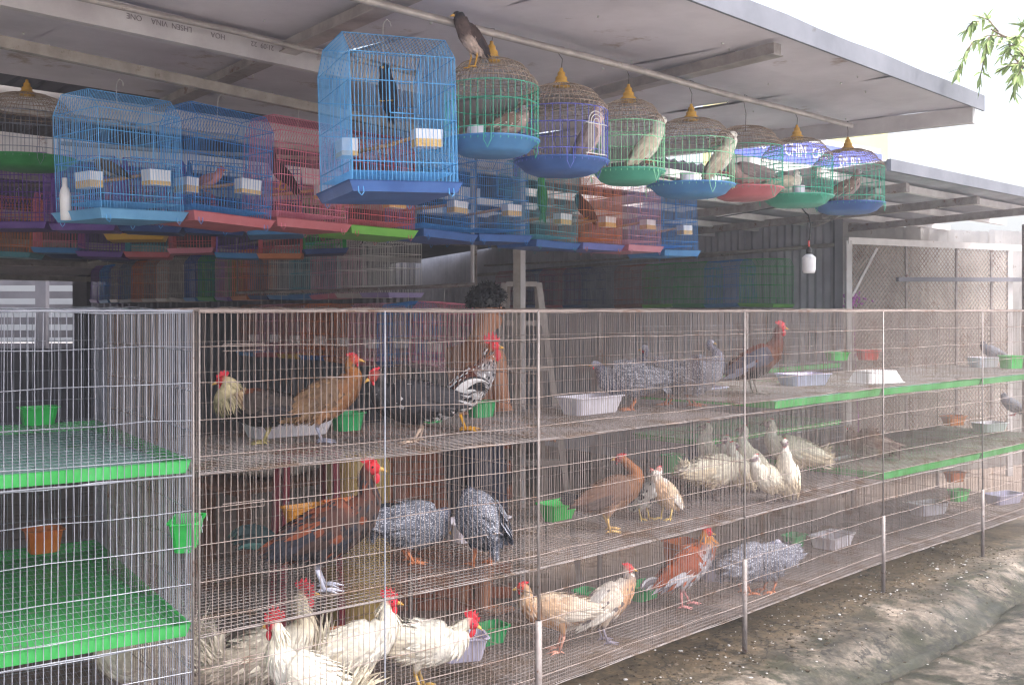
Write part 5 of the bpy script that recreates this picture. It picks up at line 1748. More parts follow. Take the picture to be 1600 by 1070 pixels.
# bottom tier
fowl('white rooster with grey-flecked back at the rear left', 408, 1112, FL[3], 14, 0.375, 'whitegrey', **dict(WHT, pitch=16, head=(0.40, 0, 0.56), comb=1.0))
fowl('white rooster facing left with a tall red comb at the lower edge', 492, 1150, FL[3], 168, 0.34, 'white', **dict(WHT, pitch=20, head=(0.42, 0, 0.52), comb=1.5, tpitch=30))
fowl('white rooster in profile facing right with fanned tail', 548, 1092, FL[3], 6, 0.345, 'white', **dict(WHT, pitch=22, head=(0.40, 0, 0.48), tlen=0.5, tpitch=74, comb=1.2))
fowl('white rooster leaning over the lavender tub', 660, 1078, FL[3], -4, 0.335, 'white', **dict(WHT, pitch=0, head=(0.54, 0, 0.22), hdir=(0.9, 0, -0.35), tlen=0.25, tpitch=20, comb=1.1))
fowl('white fowl showing only its tail below the left cage', 232, 1112, FL[3], 185, 0.35, 'whitegrey', **dict(WHT, pitch=0, head=(0.5, 0, 0.3), tlen=0.5, tpitch=60, comb=0.5))
fowl('buff hen with raised pale tail facing left by the second post', 872, 1018, FL[3], 186, 0.315, 'buff', pitch=2, head=(0.46, 0, 0.30), leg=0.40, tlen=0.36, tpitch=44, bulk=0.95, comb=0.4, wattle=0.3, feathers=300)
fowl('pale buff-grey hen facing right in profile on the bottom tier', 945, 1004, FL[3], 20, 0.305, 'buffgrey', pitch=30, head=(0.34, 0, 0.46), leg=0.38, tlen=0.36, tpitch=-14, comb=0.4, wattle=0.35, feathers=300, hdir=(1, -0.2, -0.1))
fowl('red-and-white rooster with pink legs on the bottom tier', 1072, 948, FL[3], 8, 0.325, 'redwhite', **dict(SICK, pitch=36, head=(0.30, 0, 0.50), leg=0.42, hackle=0.7, tlen=0.36, tpitch=14, comb=0.9, wattle=0.7, step=0.10, feathers=340))
fowl('grey guinea fowl with white face looking right on the bottom tier', 1166, 928, FL[3], 30, 0.345, 'guinea2', **dict(GUI, head=(0.52, -0.1, 0.24), pitch=6, wattle=0.5, hdir=(1, -0.1, -0.2)))
fowl('grey guinea fowl bending its head down behind the third post', 1200, 925, FL[3], 205, 0.34, 'guinea2', **dict(GUI, head=(0.46, 0, -0.22), pitch=-8, hdir=(0.4, 0, -0.9)))

# small birds in and on the hanging cages
sp_ = dict(wingk=0.8, leg=0.20, comb=0, wattle=0, tail='flat', tlen=0.5, ntail=7, twide=0.045, feathers=150, flen=0.12, fw=0.032, lift=0.06, thigh=0.6, toe=1.0, headr=1.35, neck=1.2, bulk=1.0, hackle=0)
pals.update({
 'mynah': dict(back=lin(84, 66, 62), belly=lin(190, 170, 160), breast=lin(92, 76, 74), back2=lin(60, 52, 54), neck=lin(40, 38, 46), face=lin(44, 40, 46), wing=lin(74, 58, 56), wing2=lin(50, 42, 46), tail=lin(44, 40, 44), tailtip=lin(210, 204, 204), leg=lin(216, 164, 70)),
 'blackbird': dict(back=lin(32, 30, 42), belly=lin(34, 32, 44), breast=lin(30, 30, 44), neck=lin(28, 28, 40), face=lin(36, 32, 40), wing=lin(34, 32, 42), wing2=lin(44, 40, 48), tail=lin(26, 26, 36), leg=lin(206, 160, 70)),
 'bulbul': dict(back=lin(104, 92, 78), belly=lin(160, 150, 138), breast=lin(130, 118, 104), neck=lin(190, 184, 178), face=lin(200, 196, 192), wing=lin(96, 84, 72), wing2=lin(84, 74, 66), tail=lin(78, 70, 62), leg=lin(120, 96, 80)),
 'finch': dict(back=lin(170, 116, 106), belly=lin(206, 156, 144), breast=lin(206, 140, 130), neck=lin(190, 116, 110), face=lin(196, 96, 96), wing=lin(160, 110, 100), wing2=lin(140, 96, 90), tail=lin(150, 100, 94), leg=lin(190, 130, 110)),
 'dove': dict(back=lin(150, 134, 134), belly=lin(206, 178, 172), breast=lin(206, 170, 166), neck=lin(196, 172, 172), face=lin(190, 176, 180), wing=lin(142, 126, 124), wing2=lin(124, 112, 112), tail=lin(130, 120, 120), leg=lin(190, 110, 100)),
 'spotdove': dict(back=lin(130, 108, 98), belly=lin(180, 156, 146), breast=lin(164, 140, 134), neck=lin(140, 124, 122), face=lin(160, 150, 156), wing=lin(126, 104, 92), wing2=lin(112, 96, 90), tail=lin(110, 96, 92), leg=lin(180, 110, 100), mix=[lin(196, 176, 164), lin(98, 84, 80)], mixp=0.3),
 'whitedove': dict(back=lin(214, 204, 188), belly=lin(226, 218, 206), breast=lin(226, 218, 204), neck=lin(228, 222, 212), face=lin(226, 220, 210), wing=lin(206, 192, 172), wing2=lin(190, 172, 150), tail=lin(206, 194, 176), leg=lin(190, 120, 110)),
 'parrot': dict(back=lin(64, 150, 52), belly=lin(120, 184, 70), breast=lin(96, 172, 60), neck=lin(70, 160, 54), face=lin(80, 170, 60), wing=lin(52, 132, 50), wing2=lin(44, 110, 60), tail=lin(60, 140, 70), leg=lin(150, 130, 110)),
 'pigeon': dict(back=lin(120, 124, 136), belly=lin(140, 144, 156), breast=lin(104, 108, 124), neck=lin(86, 96, 110), face=lin(96, 100, 116), wing=lin(130, 134, 146), wing2=lin(84, 86, 96), tail=lin(80, 84, 96), leg=lin(190, 90, 90)),
})
def small(label, px, py, z, yaw, S, pal, name='bird', cat='bird', **pose):
    p = D(px, py, z)
    return bird(name, label, cat, p, rad(yaw), S, pals[pal], dict(sp_, **pose), 'small birds in and on the hanging cages')
small('brown mynah with yellow bill perched on top of the round cage', 737, 107, 3.435, 222, 0.155, 'mynah', pitch=42, head=(0.36, 0, 0.42), leg=0.46, tpitch=-44, tlen=0.36, hdir=(1, 0, -0.15), beakl=1.2, bulk=0.98, headr=1.25, toe=0.8)
small('grey-brown bulbul on the perch of the leftmost blue cage', 172, 283, 3.72, 172, 0.115, 'bulbul', pitch=24, head=(0.36, 0, 0.30), tpitch=-10, tlen=0.5, beak='darkbeak')
small('pinkish finch on the perch of the coral-trayed blue cage', 322, 300, 4.0, 8, 0.125, 'finch', pitch=22, head=(0.42, 0, 0.36), tpitch=-22, tlen=0.4, bulk=0.8)
small('black mynah with raised bill inside the pink cage', 440, 297, 4.26, 150, 0.165, 'blackbird', pitch=40, head=(0.30, 0, 0.52), hdir=(0.8, 0, 0.5), tpitch=-40, bulk=0.72, leg=0.3)
small('black mynah clinging inside the large sky blue cage', 606, 160, 3.33, 255, 0.145, 'blackbird', pitch=66, head=(0.16, 0, 0.46), tpitch=-70, tlen=0.4, leg=0.10, bulk=0.85)
small('bright green parrot clinging upright in the teal cage', 847, 318, 5.34, 100, 0.165, 'parrot', pitch=76, head=(0.14, 0, 0.54), tpitch=-80, tlen=0.5, leg=0.10, bulk=0.72)
small('dark bird sitting in the orange cage', 915, 343, 5.61, 200, 0.15, 'blackbird', pitch=50, head=(0.26, 0, 0.44), tpitch=-50, tlen=0.35)
small('spotted grey dove behind the cup in the first round cage', 792, 216, 3.60, 20, 0.16, 'spotdove', pitch=20, head=(0.36, 0, 0.36), tpitch=-10, tlen=0.3, beak='darkbeak', leg=0.12, headr=1.1, neck=1.0)
small('pink-grey dove standing tall behind the white arched door', 918, 243, 3.86, 30, 0.19, 'dove', pitch=58, head=(0.26, 0, 0.66), tpitch=-62, tlen=0.4, beak='darkbeak', leg=0.16, headr=1.2, neck=1.35, bulk=0.85)
small('white dove with raised head in the small mint round cage', 1008, 255, 4.08, 25, 0.20, 'whitedove', pitch=46, head=(0.36, 0, 0.58), tpitch=-40, tlen=0.45, beak='darkbeak', leg=0.14, headr=1.25, neck=1.4, bulk=0.82)
small('beige dove at the right side of the wide mint cage', 1124, 272, 4.40, 20, 0.20, 'whitedove', pitch=50, head=(0.30, 0, 0.56), tpitch=-50, tlen=0.4, beak='darkbeak', leg=0.14, headr=1.2, neck=1.4, bulk=0.82)
small('pinkish dove crouching over the coral red pan', 1170, 290, 4.66, 190, 0.21, 'dove', pitch=6, head=(0.40, 0, 0.34), tpitch=0, tlen=0.4, beak='darkbeak', leg=0.08, headr=0.9, neck=0.9)
small('pale dove beside the cup in the green-panned round cage', 1222, 305, 4.98, 10, 0.19, 'whitedove', pitch=8, head=(0.38, 0, 0.30), tpitch=0, tlen=0.35, beak='darkbeak', leg=0.08, headr=0.9, neck=0.9)
small('brown dove facing right in the rightmost round cage', 1318, 314, 5.30, 12, 0.20, 'spotdove', pitch=28, head=(0.38, 0, 0.46), tpitch=-22, tlen=0.35, beak='darkbeak', leg=0.12, bulk=0.9, headr=1.15, neck=1.25)
p_ = onfl(1553, 566, FL[1] + 0.05)
bird('pigeon', 'grey pigeon beside the white tub at far right', 'pigeon', p_, rad(170), 0.22, pals['pigeon'], dict(sp_, pitch=24, head=(0.36, 0, 0.38), tpitch=-20, tlen=0.4, beak='darkbeak', headr=1.0, neck=1.0), GP)
p_ = onfl(1584, 650, FL[2] + 0.05)
bird('pigeon', 'dark pigeon with pale wing bars on the middle tier at far right', 'pigeon', p_, rad(160), 0.24, pals['pigeon'], dict(sp_, pitch=34, head=(0.30, 0, 0.40), tpitch=-30, tlen=0.45, beak='darkbeak', headr=0.95, neck=1.0), GP)

# ------------------------------------------------------------------ steel post, ladder, lamp
fz0 = 0.012
pp = D(811, 486, 5.75)
t = thing('steel_post', 'grey square steel post rising beside the man and ladder', 'post', (pp.x, pp.y, fz0))
b = MB()
b.box(-0.033, 0.008, -0.03, 0.03, 0, 2.72)
b.build('shaft', M['darkrail'], t)
b = MB()
b.box(0.0082, 0.036, -0.022, 0.02, 0, 2.7)
b.build('angle_bar', M['whitepaint'], t)
b = MB()
b.box(-0.07, 0.07, -0.06, 0.06, 0, 0.008)
b.build('base_plate', M['post'], t)
pp = D(739, 486, 6.6)
b = MB()
b.tube([(pp.x, pp.y, 1.83), (pp.x, pp.y, 2.6)], 0.016, 8)
tag(b.build('hanging_pipe', M['whitepaint']), 'short white pipe dropping from the ceiling above the hook rail', 'pipe')

lz = 6.15
lt, lb_ = D(790, 444, lz), D(776, 660, lz)
lad = thing('step_ladder', 'pale aluminium step ladder standing behind the cages', 'ladder', (D(826, 486, lz).x, lz, fz0))
for (pt, pbm, dy_) in ((788, 776, 0.0), (842, 872, -0.0)):
    b = MB()
    a_, c_ = D(pt, 442, lz), D(pbm, 660, lz)
    d_ = (c_ - a_)
    bot = a_ + d_ * ((a_.z - fz0 - 0.02) / (a_.z - c_.z))
    b.beam(a_, bot, 0.035, 0.03, up=(0, 1, 0))
    b.build('rail', M['rail'], lad, world=True)
for py in (444, 505, 575, 648, 722, 800):
    b = MB()
    f = (py - 442) / 218
    xa, xb = 788 + (776 - 788) * f, 842 + (872 - 842) * f
    b.beam(D(xa + 3, py, lz), D(xb - 3, py, lz), 0.07, 0.03)
    b.build('tread', M['rail'], lad, world=True)
for (pt, pbm) in ((794, 786), (838, 862)):
    b = MB()
    a_ = D(pt, 446, lz + 0.03)
    b.beam(a_, V3((D(pbm, 486, lz).x, lz + 0.75, fz0 + 0.02)), 0.025, 0.025, up=(0, 1, 0))
    b.build('rear_leg', M['rail'], lad, world=True)

lp = D(1264, 400, 5.5)
lamp = thing('hanging_lamp', 'unlit white bulb hanging on a black cord below the round cages', 'lamp', tuple(lp))
k = 5.5 / FPX
b = MB()
b.lathe([(0, -27 * k), (8.5 * k, -26.5 * k), (10 * k, -22 * k), (10.3 * k, -6 * k), (10.3 * k, -2 * k), (9.6 * k, -1.5 * k), (5 * k, 2.5 * k), (3.6 * k, 3 * k)], 20)
b.build('bulb', M['whiteplastic'], lamp, smooth=True)
b = MB()
for i in range(16):
    a_ = 2 * math.pi * i / 16
    b.wire((10.4 * k * math.cos(a_), 10.4 * k * math.sin(a_), -6 * k), (10.4 * k * math.cos(a_), 10.4 * k * math.sin(a_), -2 * k), 0.0012)
b.build('cooling_fins', M['whiteplastic'], lamp)
b = MB()
b.lathe([(0, 2 * k), (4.2 * k, 3 * k), (4.4 * k, 9 * k), (3.2 * k, 13 * k), (2.0 * k, 14 * k), (0, 14 * k)], 14)
b.build('socket', M['black'], lamp, smooth=True)
b = MB()
b.tube([(0, 0, 14 * k), (-0.5 * k, 0, 20 * k), (0, 0, 24 * k)], 1.5 * k, 7)
b.build('joint_tape', M['redbowl'], lamp, smooth=True)
b = MB()
top = D(1258, 332, 5.52)
b.tube([(0, 0, 23 * k), (0.006, 0, 0.11), (0.01, 0.005, 0.17), (0.0, 0.01, 0.22), tuple(top - lp), tuple(D(1246, 316, 5.9) - lp), tuple(D(1180, 330, 6.4) - lp), tuple(D(1120, 340, 6.9) - lp)], 0.0042, 6)
b.build('cord', M['black'], lamp, smooth=True)

# ------------------------------------------------------------------ shaded cages inside the shop
def far_cage(label, p, yaw, wc, tc_, w=0.33, d=0.27, h=0.40, hook=0.06, grp='shaded birdcages inside the shop', cups=0):
    return birdcage(label, p, yaw, w, d, h, wc, tc_, 0.019, 0.0013, cups, False, hook, grp, detail=False)
def rail_thing(label, a_, c_, r=0.011, m='darkrail', rise=True):
    b = MB()
    b.tube([a_, V3(a_).lerp(V3(c_), 0.5) + V3((0, 0, -0.01)), c_], r, 8)
    if rise:
        for q in (a_, c_):
            b.tube([q, V3(q) + V3((0, 0, 2.9 - q[2]))], 0.008, 6)
    return tag(b.build('cage_rail', M[m], smooth=True), label, 'rail')

# the long far row receding to the left
fd = (D(-480, 486, 10) - V3((0, 0, CH))).normalized()
F0 = V3((D(612, 486, 7.1).x, 7.1, 1.775))
colsF = [('white', 'lavender'), ('white', 'white'), ('mauve', 'pink'), ('teal', 'blue'), ('white', 'blue'), ('slate', 'navy'), ('orange', 'orange'), ('mauve', 'purple'), ('green', 'green'),
         ('deepblue', 'blue'), ('grey', 'grey'), ('white', 'white'), ('grey', 'grey'), ('orange', 'brown'), ('slate', 'slate'), ('grey', 'white'), ('blue', 'blue'), ('purple', 'purple')]
nmF = ['white wire birdcage with lavender tray nearest in the far row', 'second white wire birdcage of the far row', 'mauve birdcage with pink tray in the far row', 'teal birdcage with blue tray in the far row',
       'white-wired birdcage with blue tray, fifth in the far row', 'slate blue birdcage left of the white-wired one in the far row', 'orange birdcage on the near half of the far row', 'dusky mauve birdcage beside the far green cage',
       'green birdcage in the middle of the far row', 'deep blue birdcage left of the far green cage', 'grey birdcage left of the deep blue one, far row', 'pale birdcage between two grey cages in the far row',
       'second grey birdcage of the far row', 'brown-trayed orange birdcage toward the far left', 'slate birdcage left of the brown-trayed orange cage', 'pale grey birdcage third from the far end',
       'blue birdcage second from the far end of the far row', 'purple birdcage at the far end of the far row']
for i, ((wc, tc_), lb) in enumerate(zip(colsF, nmF)):
    far_cage(lb, F0 + fd * (0.37 * i), math.atan2(-fd.y, -fd.x) + math.radians(r3.uniform(-5, 5)), wc, tc_)
rail_thing('thin steel rail carrying the long far row of cages', F0 - fd * 0.3 + V3((0, 0, 0.47)), F0 + fd * 7.0 + V3((0, 0, 0.47)))

# lower row on the rusty hook rail
G0 = V3((D(690, 486, 6.25).x, 6.25, 1.33))
colsG = [('pink', 'mauve'), ('blue', 'deepblue'), ('mauve', 'red'), ('brown', 'orange'), ('orange', 'deepblue'), ('brown', 'yellow'), ('mauve', 'red'), ('brown', 'blue')]
nmG = ['pink birdcage beside the man on the low hook rail', 'blue birdcage second on the low hook rail', 'mauve birdcage with red tray on the low hook rail', 'brown birdcage with orange tray on the low hook rail',
       'orange birdcage with blue tray on the low hook rail', 'brown birdcage with yellow tray on the low hook rail', 'dusky birdcage with red tray above the brown hen', 'brown birdcage with blue tray at the left of the low hook rail']
for i, ((wc, tc_), lb) in enumerate(zip(colsG, nmG)):
    far_cage(lb, G0 + fd * (0.36 * i), math.atan2(-fd.y, -fd.x) + math.radians(r3.uniform(-6, 6)), wc, tc_, h=0.37, hook=0.09, cups=1)
rail_thing('rusty hook rail with low cages left of the man', G0 - fd * 0.35 + V3((0, 0, 0.475)), G0 + fd * 3.0 + V3((0, 0, 0.475)), 0.012, 'post')

# row on the right corrugated wall
H0 = w0 + wn_ * 0.22 + wdir * 0.65
colsH = [('green', 'lime'), ('blue', 'blue'), ('green', 'green'), ('green', 'lime'), ('brown', 'brown'), ('slate', 'slate'), ('navy', 'navy'), ('maroon', 'red'), ('navy', 'navy'), ('maroon', 'maroon')]
nmH = ['bright green birdcage at the right end of the wall row', 'blue birdcage left of the bright green cage on the wall', 'dark green birdcage left of the blue wall cage', 'lime-trayed green birdcage third from the brown one',
       'brown wire birdcage in the middle of the wall row', 'slate birdcage left of the brown wall cage', 'navy birdcage in the shaded wall row', 'maroon birdcage with red tray in the wall row', 'second navy birdcage of the wall row', 'maroon birdcage at the dim left end of the wall row']
nmH[3] = 'green birdcage with lime tray beside the brown wall cage'
for i, ((wc, tc_), lb) in enumerate(zip(colsH, nmH)):
    p = H0 + wdir * (0.42 * i) + V3((0, 0, 1.72))
    far_cage(lb, p, math.atan2(wdir.y, wdir.x), wc, tc_, 0.39, 0.30, 0.42, 0.08)
rail_thing('dark rail carrying the cages along the corrugated wall', H0 - wdir * 0.4 + V3((0, 0, 2.23)), H0 + wdir * 4.4 + V3((0, 0, 2.23)), 0.011, 'darkrail', False)

# two dim rows at the upper left
colsL1 = [('purple', 'purple'), ('purple', 'purple'), ('purple', 'navy'), ('navy', 'navy'), ('navy', 'blue')]
nmL1 = ['purple birdcage at the left edge beneath the green pan', 'second purple birdcage beside the leftmost blue cage', 'purple birdcage with navy tray behind the leftmost blue cage', 'navy birdcage behind the coral-trayed cage', 'navy birdcage with blue tray behind the pink cage']
for i, ((wc, tc_), lb) in enumerate(zip(colsL1, nmL1)):
    p = D(30 + i * 92, 352, 5.3)
    far_cage(lb, V3((p.x, 5.3 + 0.12 * i, 2.10)), math.radians(12), wc, tc_, 0.30, 0.26, 0.36)
rail_thing('dim rail carrying the purple and navy cages at upper left', V3((D(-60, 0, 5.2).x, 5.15, 2.53)), V3((D(520, 0, 5.9).x, 5.95, 2.53)))
colsL2 = [('orange', 'teal'), ('pink', 'blue'), ('purple', 'purple'), ('teal', 'red'), ('red', 'pink'), ('purple', 'blue'), ('red', 'orange'), ('green', 'navy')]
nmL2 = ['orange birdcage with teal tray at the left edge of the second dim row', 'pink birdcage with blue tray in the second dim row', 'purple birdcage between pink and teal in the second dim row', 'teal birdcage with red tray in the second dim row',
        'red birdcage with pink tray in the second dim row', 'purple birdcage with blue tray under the pink front cage', 'red birdcage with orange tray in the second dim row', 'green birdcage with navy tray at the end of the second dim row']
for i, ((wc, tc_), lb) in enumerate(zip(colsL2, nmL2)):
    p = D(22 + i * 68, 394, 6.7)
    far_cage(lb, V3((p.x, 6.7 + 0.03 * i, 2.03 + 0.03 * (i % 3 == 1))), math.radians(8 + 6 * (i % 2)), wc, tc_, 0.27, 0.26, 0.36)
rail_thing('dim rail carrying the second row of shaded cages', V3((D(-40, 0, 6.7).x, 6.7, 2.48)), V3((D(520, 0, 6.9).x, 6.95, 2.48)))
o = birdcage('pink-trayed cage showing a yellow tray under the coral-trayed blue cage', V3((D(214, 362, 5.9).x, 5.9, 2.085)), math.radians(15), 0.30, 0.26, 0.36, 'red', 'yellow', 0.019, 0.0013, 0, False, 0.06, 'shaded birdcages inside the shop', detail=False)
# basins stacked on hooks at far left, seen as dark blue discs
for i, (px, py) in enumerate(((110, 404), (185, 408))):
    b = MB()
    p = D(px, py, 8.0)
    b.lathe([(0, 0), (0.13, 0), (0.22, 0.045), (0.235, 0.05), (0.215, 0.045), (0.12, 0.006), (0, 0.006)], 24, p)
    b.tube([p + V3((0, 0, 0.01)), (p.x, p.y, 2.66)], 0.004, 5)
    tag(b.build('hanging_basin', M['t_navy'], smooth=True), 'dark blue round basin hung under the far roof, ' + ('left' if i == 0 else 'right') + ' of two', 'basin', 'dark blue basins under the far roof')

# ------------------------------------------------------------------ things on the shop floor behind the cages
M['brick'] = mat('red_brick', lin(150, 86, 64), lin(174, 110, 84), 0.9, 0, 9, 0.4, bscale=40)
pier = thing('brick_pier', 'low red brick pier behind the middle-tier guinea fowl', 'wall', tuple(D(690, 486, 5.65) * 1.0))
pier.location = (D(680, 486, 5.65).x, 5.65, fz0)
bm0 = MB()
bm0.box(-0.1, 0.1, -0.047, 0.047, -0.030, 0.030)
first = None
for row in range(15):
    for i in range(4):
        x = -0.42 + i * 0.213 + (0.1 if row % 2 else 0)
        if first is None:
            first = bm0.build('brick', M['brick'], pier)
            o = first
        else:
            o = first.copy()
            COL.objects.link(o)
            o.parent = pier
        o.location = (x + r3.gauss(0, 0.002), r3.gauss(0, 0.002), 0.032 + row * 0.068)
        o.rotation_euler = (0, 0, r3.gauss(0, 0.01))
M['mortar'] = mat('mortar', lin(120, 108, 100), lin(140, 128, 118), 0.95, 0, 20)
b = MB()
b.box(-0.50, 0.40, -0.036, 0.036, 0.0, 1.02)
b.build('mortar', M['mortar'], pier)

M['stoolred'] = mat('maroon_plastic', lin(122, 30, 50), lin(142, 44, 62), 0.45, 0, 8)
sp = D(478, 486, 5.2)
stool = thing('plastic_stool', 'tall maroon plastic stool behind the dark middle-tier rooster', 'stool', (sp.x, sp.y, fz0), 0.4)
for sx in (-1, 1):
    for sy in (-1, 1):
        b = MB()
        b.beam((sx * 0.15, sy * 0.15, 0), (sx * 0.12, sy * 0.12, 0.92), 0.05, 0.03, up=(1, 0, 0))
        b.build('leg', M['stoolred'], stool)
b = MB()
vs = []
b.box(-0.15, 0.15, -0.15, 0.15, 0.92, 0.95)
b.build('seat', M['stoolred'], stool)
b = MB()
for (a_, c_) in (((-0.13, -0.13), (0.13, -0.13)), ((0.13, -0.13), (0.13, 0.13)), ((0.13, 0.13), (-0.13, 0.13)), ((-0.13, 0.13), (-0.13, -0.13))):
    b.beam((a_[0], a_[1], 0.42), (c_[0], c_[1], 0.42), 0.02, 0.035)
b.build('stretcher', M['stoolred'], stool)
M['jerry'] = mat('yellowed_plastic', lin(190, 160, 96), lin(206, 178, 116), 0.5, 0, 6, spots=lin(150, 120, 76), spot_scale=8, spot_cut=0.62)
jp = D(560, 486, 5.35)
jc = thing('plastic_drum', 'yellowed plastic drum with a black lid behind the dark rooster', 'drum', (jp.x, jp.y, fz0))
b = MB()
b.lathe([(0, 0), (0.15, 0), (0.165, 0.02), (0.165, 0.25), (0.158, 0.27), (0.165, 0.29), (0.165, 0.62), (0.158, 0.64), (0.165, 0.66), (0.165, 0.84), (0.14, 0.90), (0.10, 0.92), (0, 0.92)], 24)
b.build('body', M['jerry'], jc, smooth=True)
b = MB()
b.lathe([(0, 0.965), (0.09, 0.965), (0.10, 0.955), (0.10, 0.915), (0.092, 0.915)], 20)
b.build('lid', M['black'], jc, smooth=True)
# wooden bench behind, with sacks of feed
M['plank'] = mat('old_plank', lin(112, 76, 58), lin(138, 98, 76), 0.85, 0, 7, 0.3, bscale=30)
bp_ = PB + W * 2.6 + U * 0.9
bench = thing('work_bench', 'low brown wooden bench deep behind the guinea fowl cage', 'bench', (bp_.x, bp_.y, fz0), YR)
for i in range(4):
    b = MB()
    b.box(-0.9, 0.9, -0.28 + i * 0.142, -0.28 + i * 0.142 + 0.136, 0.62, 0.65)
    b.build('plank', M['plank'], bench)
for sx in (-0.8, 0.8):
    for sy in (-0.2, 0.2):
        b = MB()
        b.box(sx - 0.03, sx + 0.03, sy - 0.03, sy + 0.03, 0, 0.62)
        b.build('leg', M['plank'], bench)
M['sack'] = mat('feed_sack', lin(186, 178, 170), lin(206, 198, 188), 0.8, 0, 12, 0.4, bscale=18)
for i, (u_, lb) in enumerate(((-0.45, 'pale feed sack lying on the left of the wooden bench'), (0.35, 'pale feed sack lying on the right of the wooden bench'))):
    b = MB()
    c_ = bp_ + U * u_
    n1, n2 = 14, 10
    vs, fs = [], []
    for i1 in range(n2 + 1):
        th = math.pi * i1 / n2
        for j1 in range(n1):
            f_ = 2 * math.pi * j1 / n1
            s_ = lambda v: math.copysign(abs(v) ** 0.55, v)
            x, y, z = 0.33 * s_(math.cos(th)), 0.2 * s_(math.sin(th) * math.cos(f_)), 0.10 * s_(math.sin(th) * math.sin(f_))
            z += 0.012 * math.sin(x * 14 + y * 9)
            q = c_ + U * x + W * y
            vs.append((q.x, q.y, fz0 + 0.765 + z))
    for i1 in range(n2):
        for j1 in range(n1):
            j2 = (j1 + 1) % n1
            fs.append((i1 * n1 + j1, i1 * n1 + j2, i1 * n1 + n1 + j2, i1 * n1 + n1 + j1))
    b.add(vs, fs)
    tag(b.build('feed_sack', M['sack'], smooth=True), lb, 'sack', 'feed sacks on the bench')

# ------------------------------------------------------------------ the man behind the cages
M['skin'] = mat('tanned_skin', lin(182, 120, 88), lin(200, 138, 104), 0.5, 0, 7, 0.1, bscale=60)
M['hair'] = mat('black_hair', lin(20, 18, 22), lin(34, 30, 34), 0.45, 0, 40)
M['shorts'] = mat('dark_shorts', lin(44, 48, 66), lin(58, 62, 82), 0.85, 0, 14, 0.3)
mz = 5.55
mx = D(744, 486, mz).x
man = thing('person', 'shirtless man with tousled black hair facing right behind the cages', 'person', (mx, mz, fz0), math.radians(36))
HT = 1.77
V_, E_, R_ = [], [], []
def jv(p, r, parent=None):
    V_.append(tuple(p)); R_.append(r if hasattr(r, '__len__') else (r, r))
    i = len(V_) - 1
    if parent is not None:
        E_.append((parent, i))
    return i
pel = jv((-0.02, 0, 0.93), (0.115, 0.155))
ab = jv((-0.01, 0, 1.06), (0.105, 0.145), pel)
ch1 = jv((0.0, 0, 1.22), (0.118, 0.165), ab)
ch2 = jv((0.01, 0, 1.36), (0.115, 0.165), ch1)
nb1 = jv((0.02, 0, 1.46), (0.075, 0.085), ch2)
nk1 = jv((0.045, 0, 1.525), (0.056, 0.056), nb1)
hd0 = jv((0.075, 0, 1.585), (0.070, 0.062), nk1)
hd1 = jv((0.085, 0, 1.65), (0.092, 0.074), hd0)
hd2 = jv((0.075, 0, 1.71), (0.088, 0.072), hd1)
jaw = jv((0.135, 0, 1.572), (0.036, 0.040), hd0)
chin = jv((0.158, 0, 1.556), (0.020, 0.022), jaw)
nose0 = jv((0.165, 0, 1.640), (0.020, 0.018), hd1)
nose1 = jv((0.192, 0, 1.622), (0.013, 0.013), nose0)
lip = jv((0.170, 0, 1.595), (0.015, 0.022), jaw)
brow = jv((0.150, 0, 1.680), (0.026, 0.045), hd2)
for s_ in (-1, 1):
    ear = jv((0.07, s_ * 0.080, 1.635), (0.022, 0.012), hd1)
    jv((0.06, s_ * 0.090, 1.652), (0.018, 0.008), ear)
    sh = jv((0.0, s_ * 0.175, 1.395), 0.062, ch2)
    el_ = jv((0.02 - 0.0 * s_, s_ * 0.225, 1.12), 0.044, sh)
    fm = jv((0.14, s_ * 0.20, 1.03), 0.038, el_)
    wr_ = jv((0.25, s_ * 0.16, 0.98), 0.026, fm)
    pm = jv((0.31, s_ * 0.15, 0.965), (0.018, 0.036), wr_)
    for k, (dy_, L) in enumerate(((-0.028, 0.062), (-0.010, 0.075), (0.009, 0.070), (0.027, 0.055))):
        f0 = jv((0.345, s_ * 0.15 + dy_, 0.958), 0.0095, pm)
        f1 = jv((0.345 + L * 0.6, s_ * 0.15 + dy_ * 1.1, 0.945), 0.0085, f0)
        jv((0.345 + L * 0.95, s_ * 0.15 + dy_ * 1.1, 0.918), 0.007, f1)
    th0 = jv((0.285, s_ * 0.15 - s_ * 0.035, 0.955), 0.011, pm)
    jv((0.325, s_ * 0.15 - s_ * 0.055, 0.935), 0.009, th0)
    hp_ = jv((-0.01, s_ * 0.09, 0.87), 0.095, pel)
    kn_ = jv((0.02, s_ * 0.10, 0.48), 0.058, hp_)
    cf = jv((0.0, s_ * 0.10, 0.33), 0.054, kn_)
    an_ = jv((-0.02, s_ * 0.10, 0.085), 0.034, cf)
    hl = jv((-0.02, s_ * 0.10, 0.038), 0.035, an_)
    ft = jv((0.10, s_ * 0.11, 0.030), (0.026, 0.040), hl)
    jv((0.17, s_ * 0.115, 0.024), (0.018, 0.040), ft)
me = bpy.data.meshes.new('man_skeleton')
me.from_pydata(V_, E_, [])
tmp = bpy.data.objects.new('man_skeleton', me)
COL.objects.link(tmp)
sk = tmp.modifiers.new('skin', 'SKIN')
sk.use_smooth_shade = True
for i, sv in enumerate(me.skin_vertices[0].data):
    sv.radius = R_[i]
    sv.use_root = (i == 0)
ss = tmp.modifiers.new('sub', 'SUBSURF')
ss.levels = 2
ss.render_levels = 2
dg = bpy.context.evaluated_depsgraph_get()
dg.update()
bme = bpy.data.meshes.new_from_object(tmp.evaluated_get(dg))
bpy.data.objects.remove(tmp)
bme.materials.clear()
bme.materials.append(M['skin'])
bo = bpy.data.objects.new('body', bme)
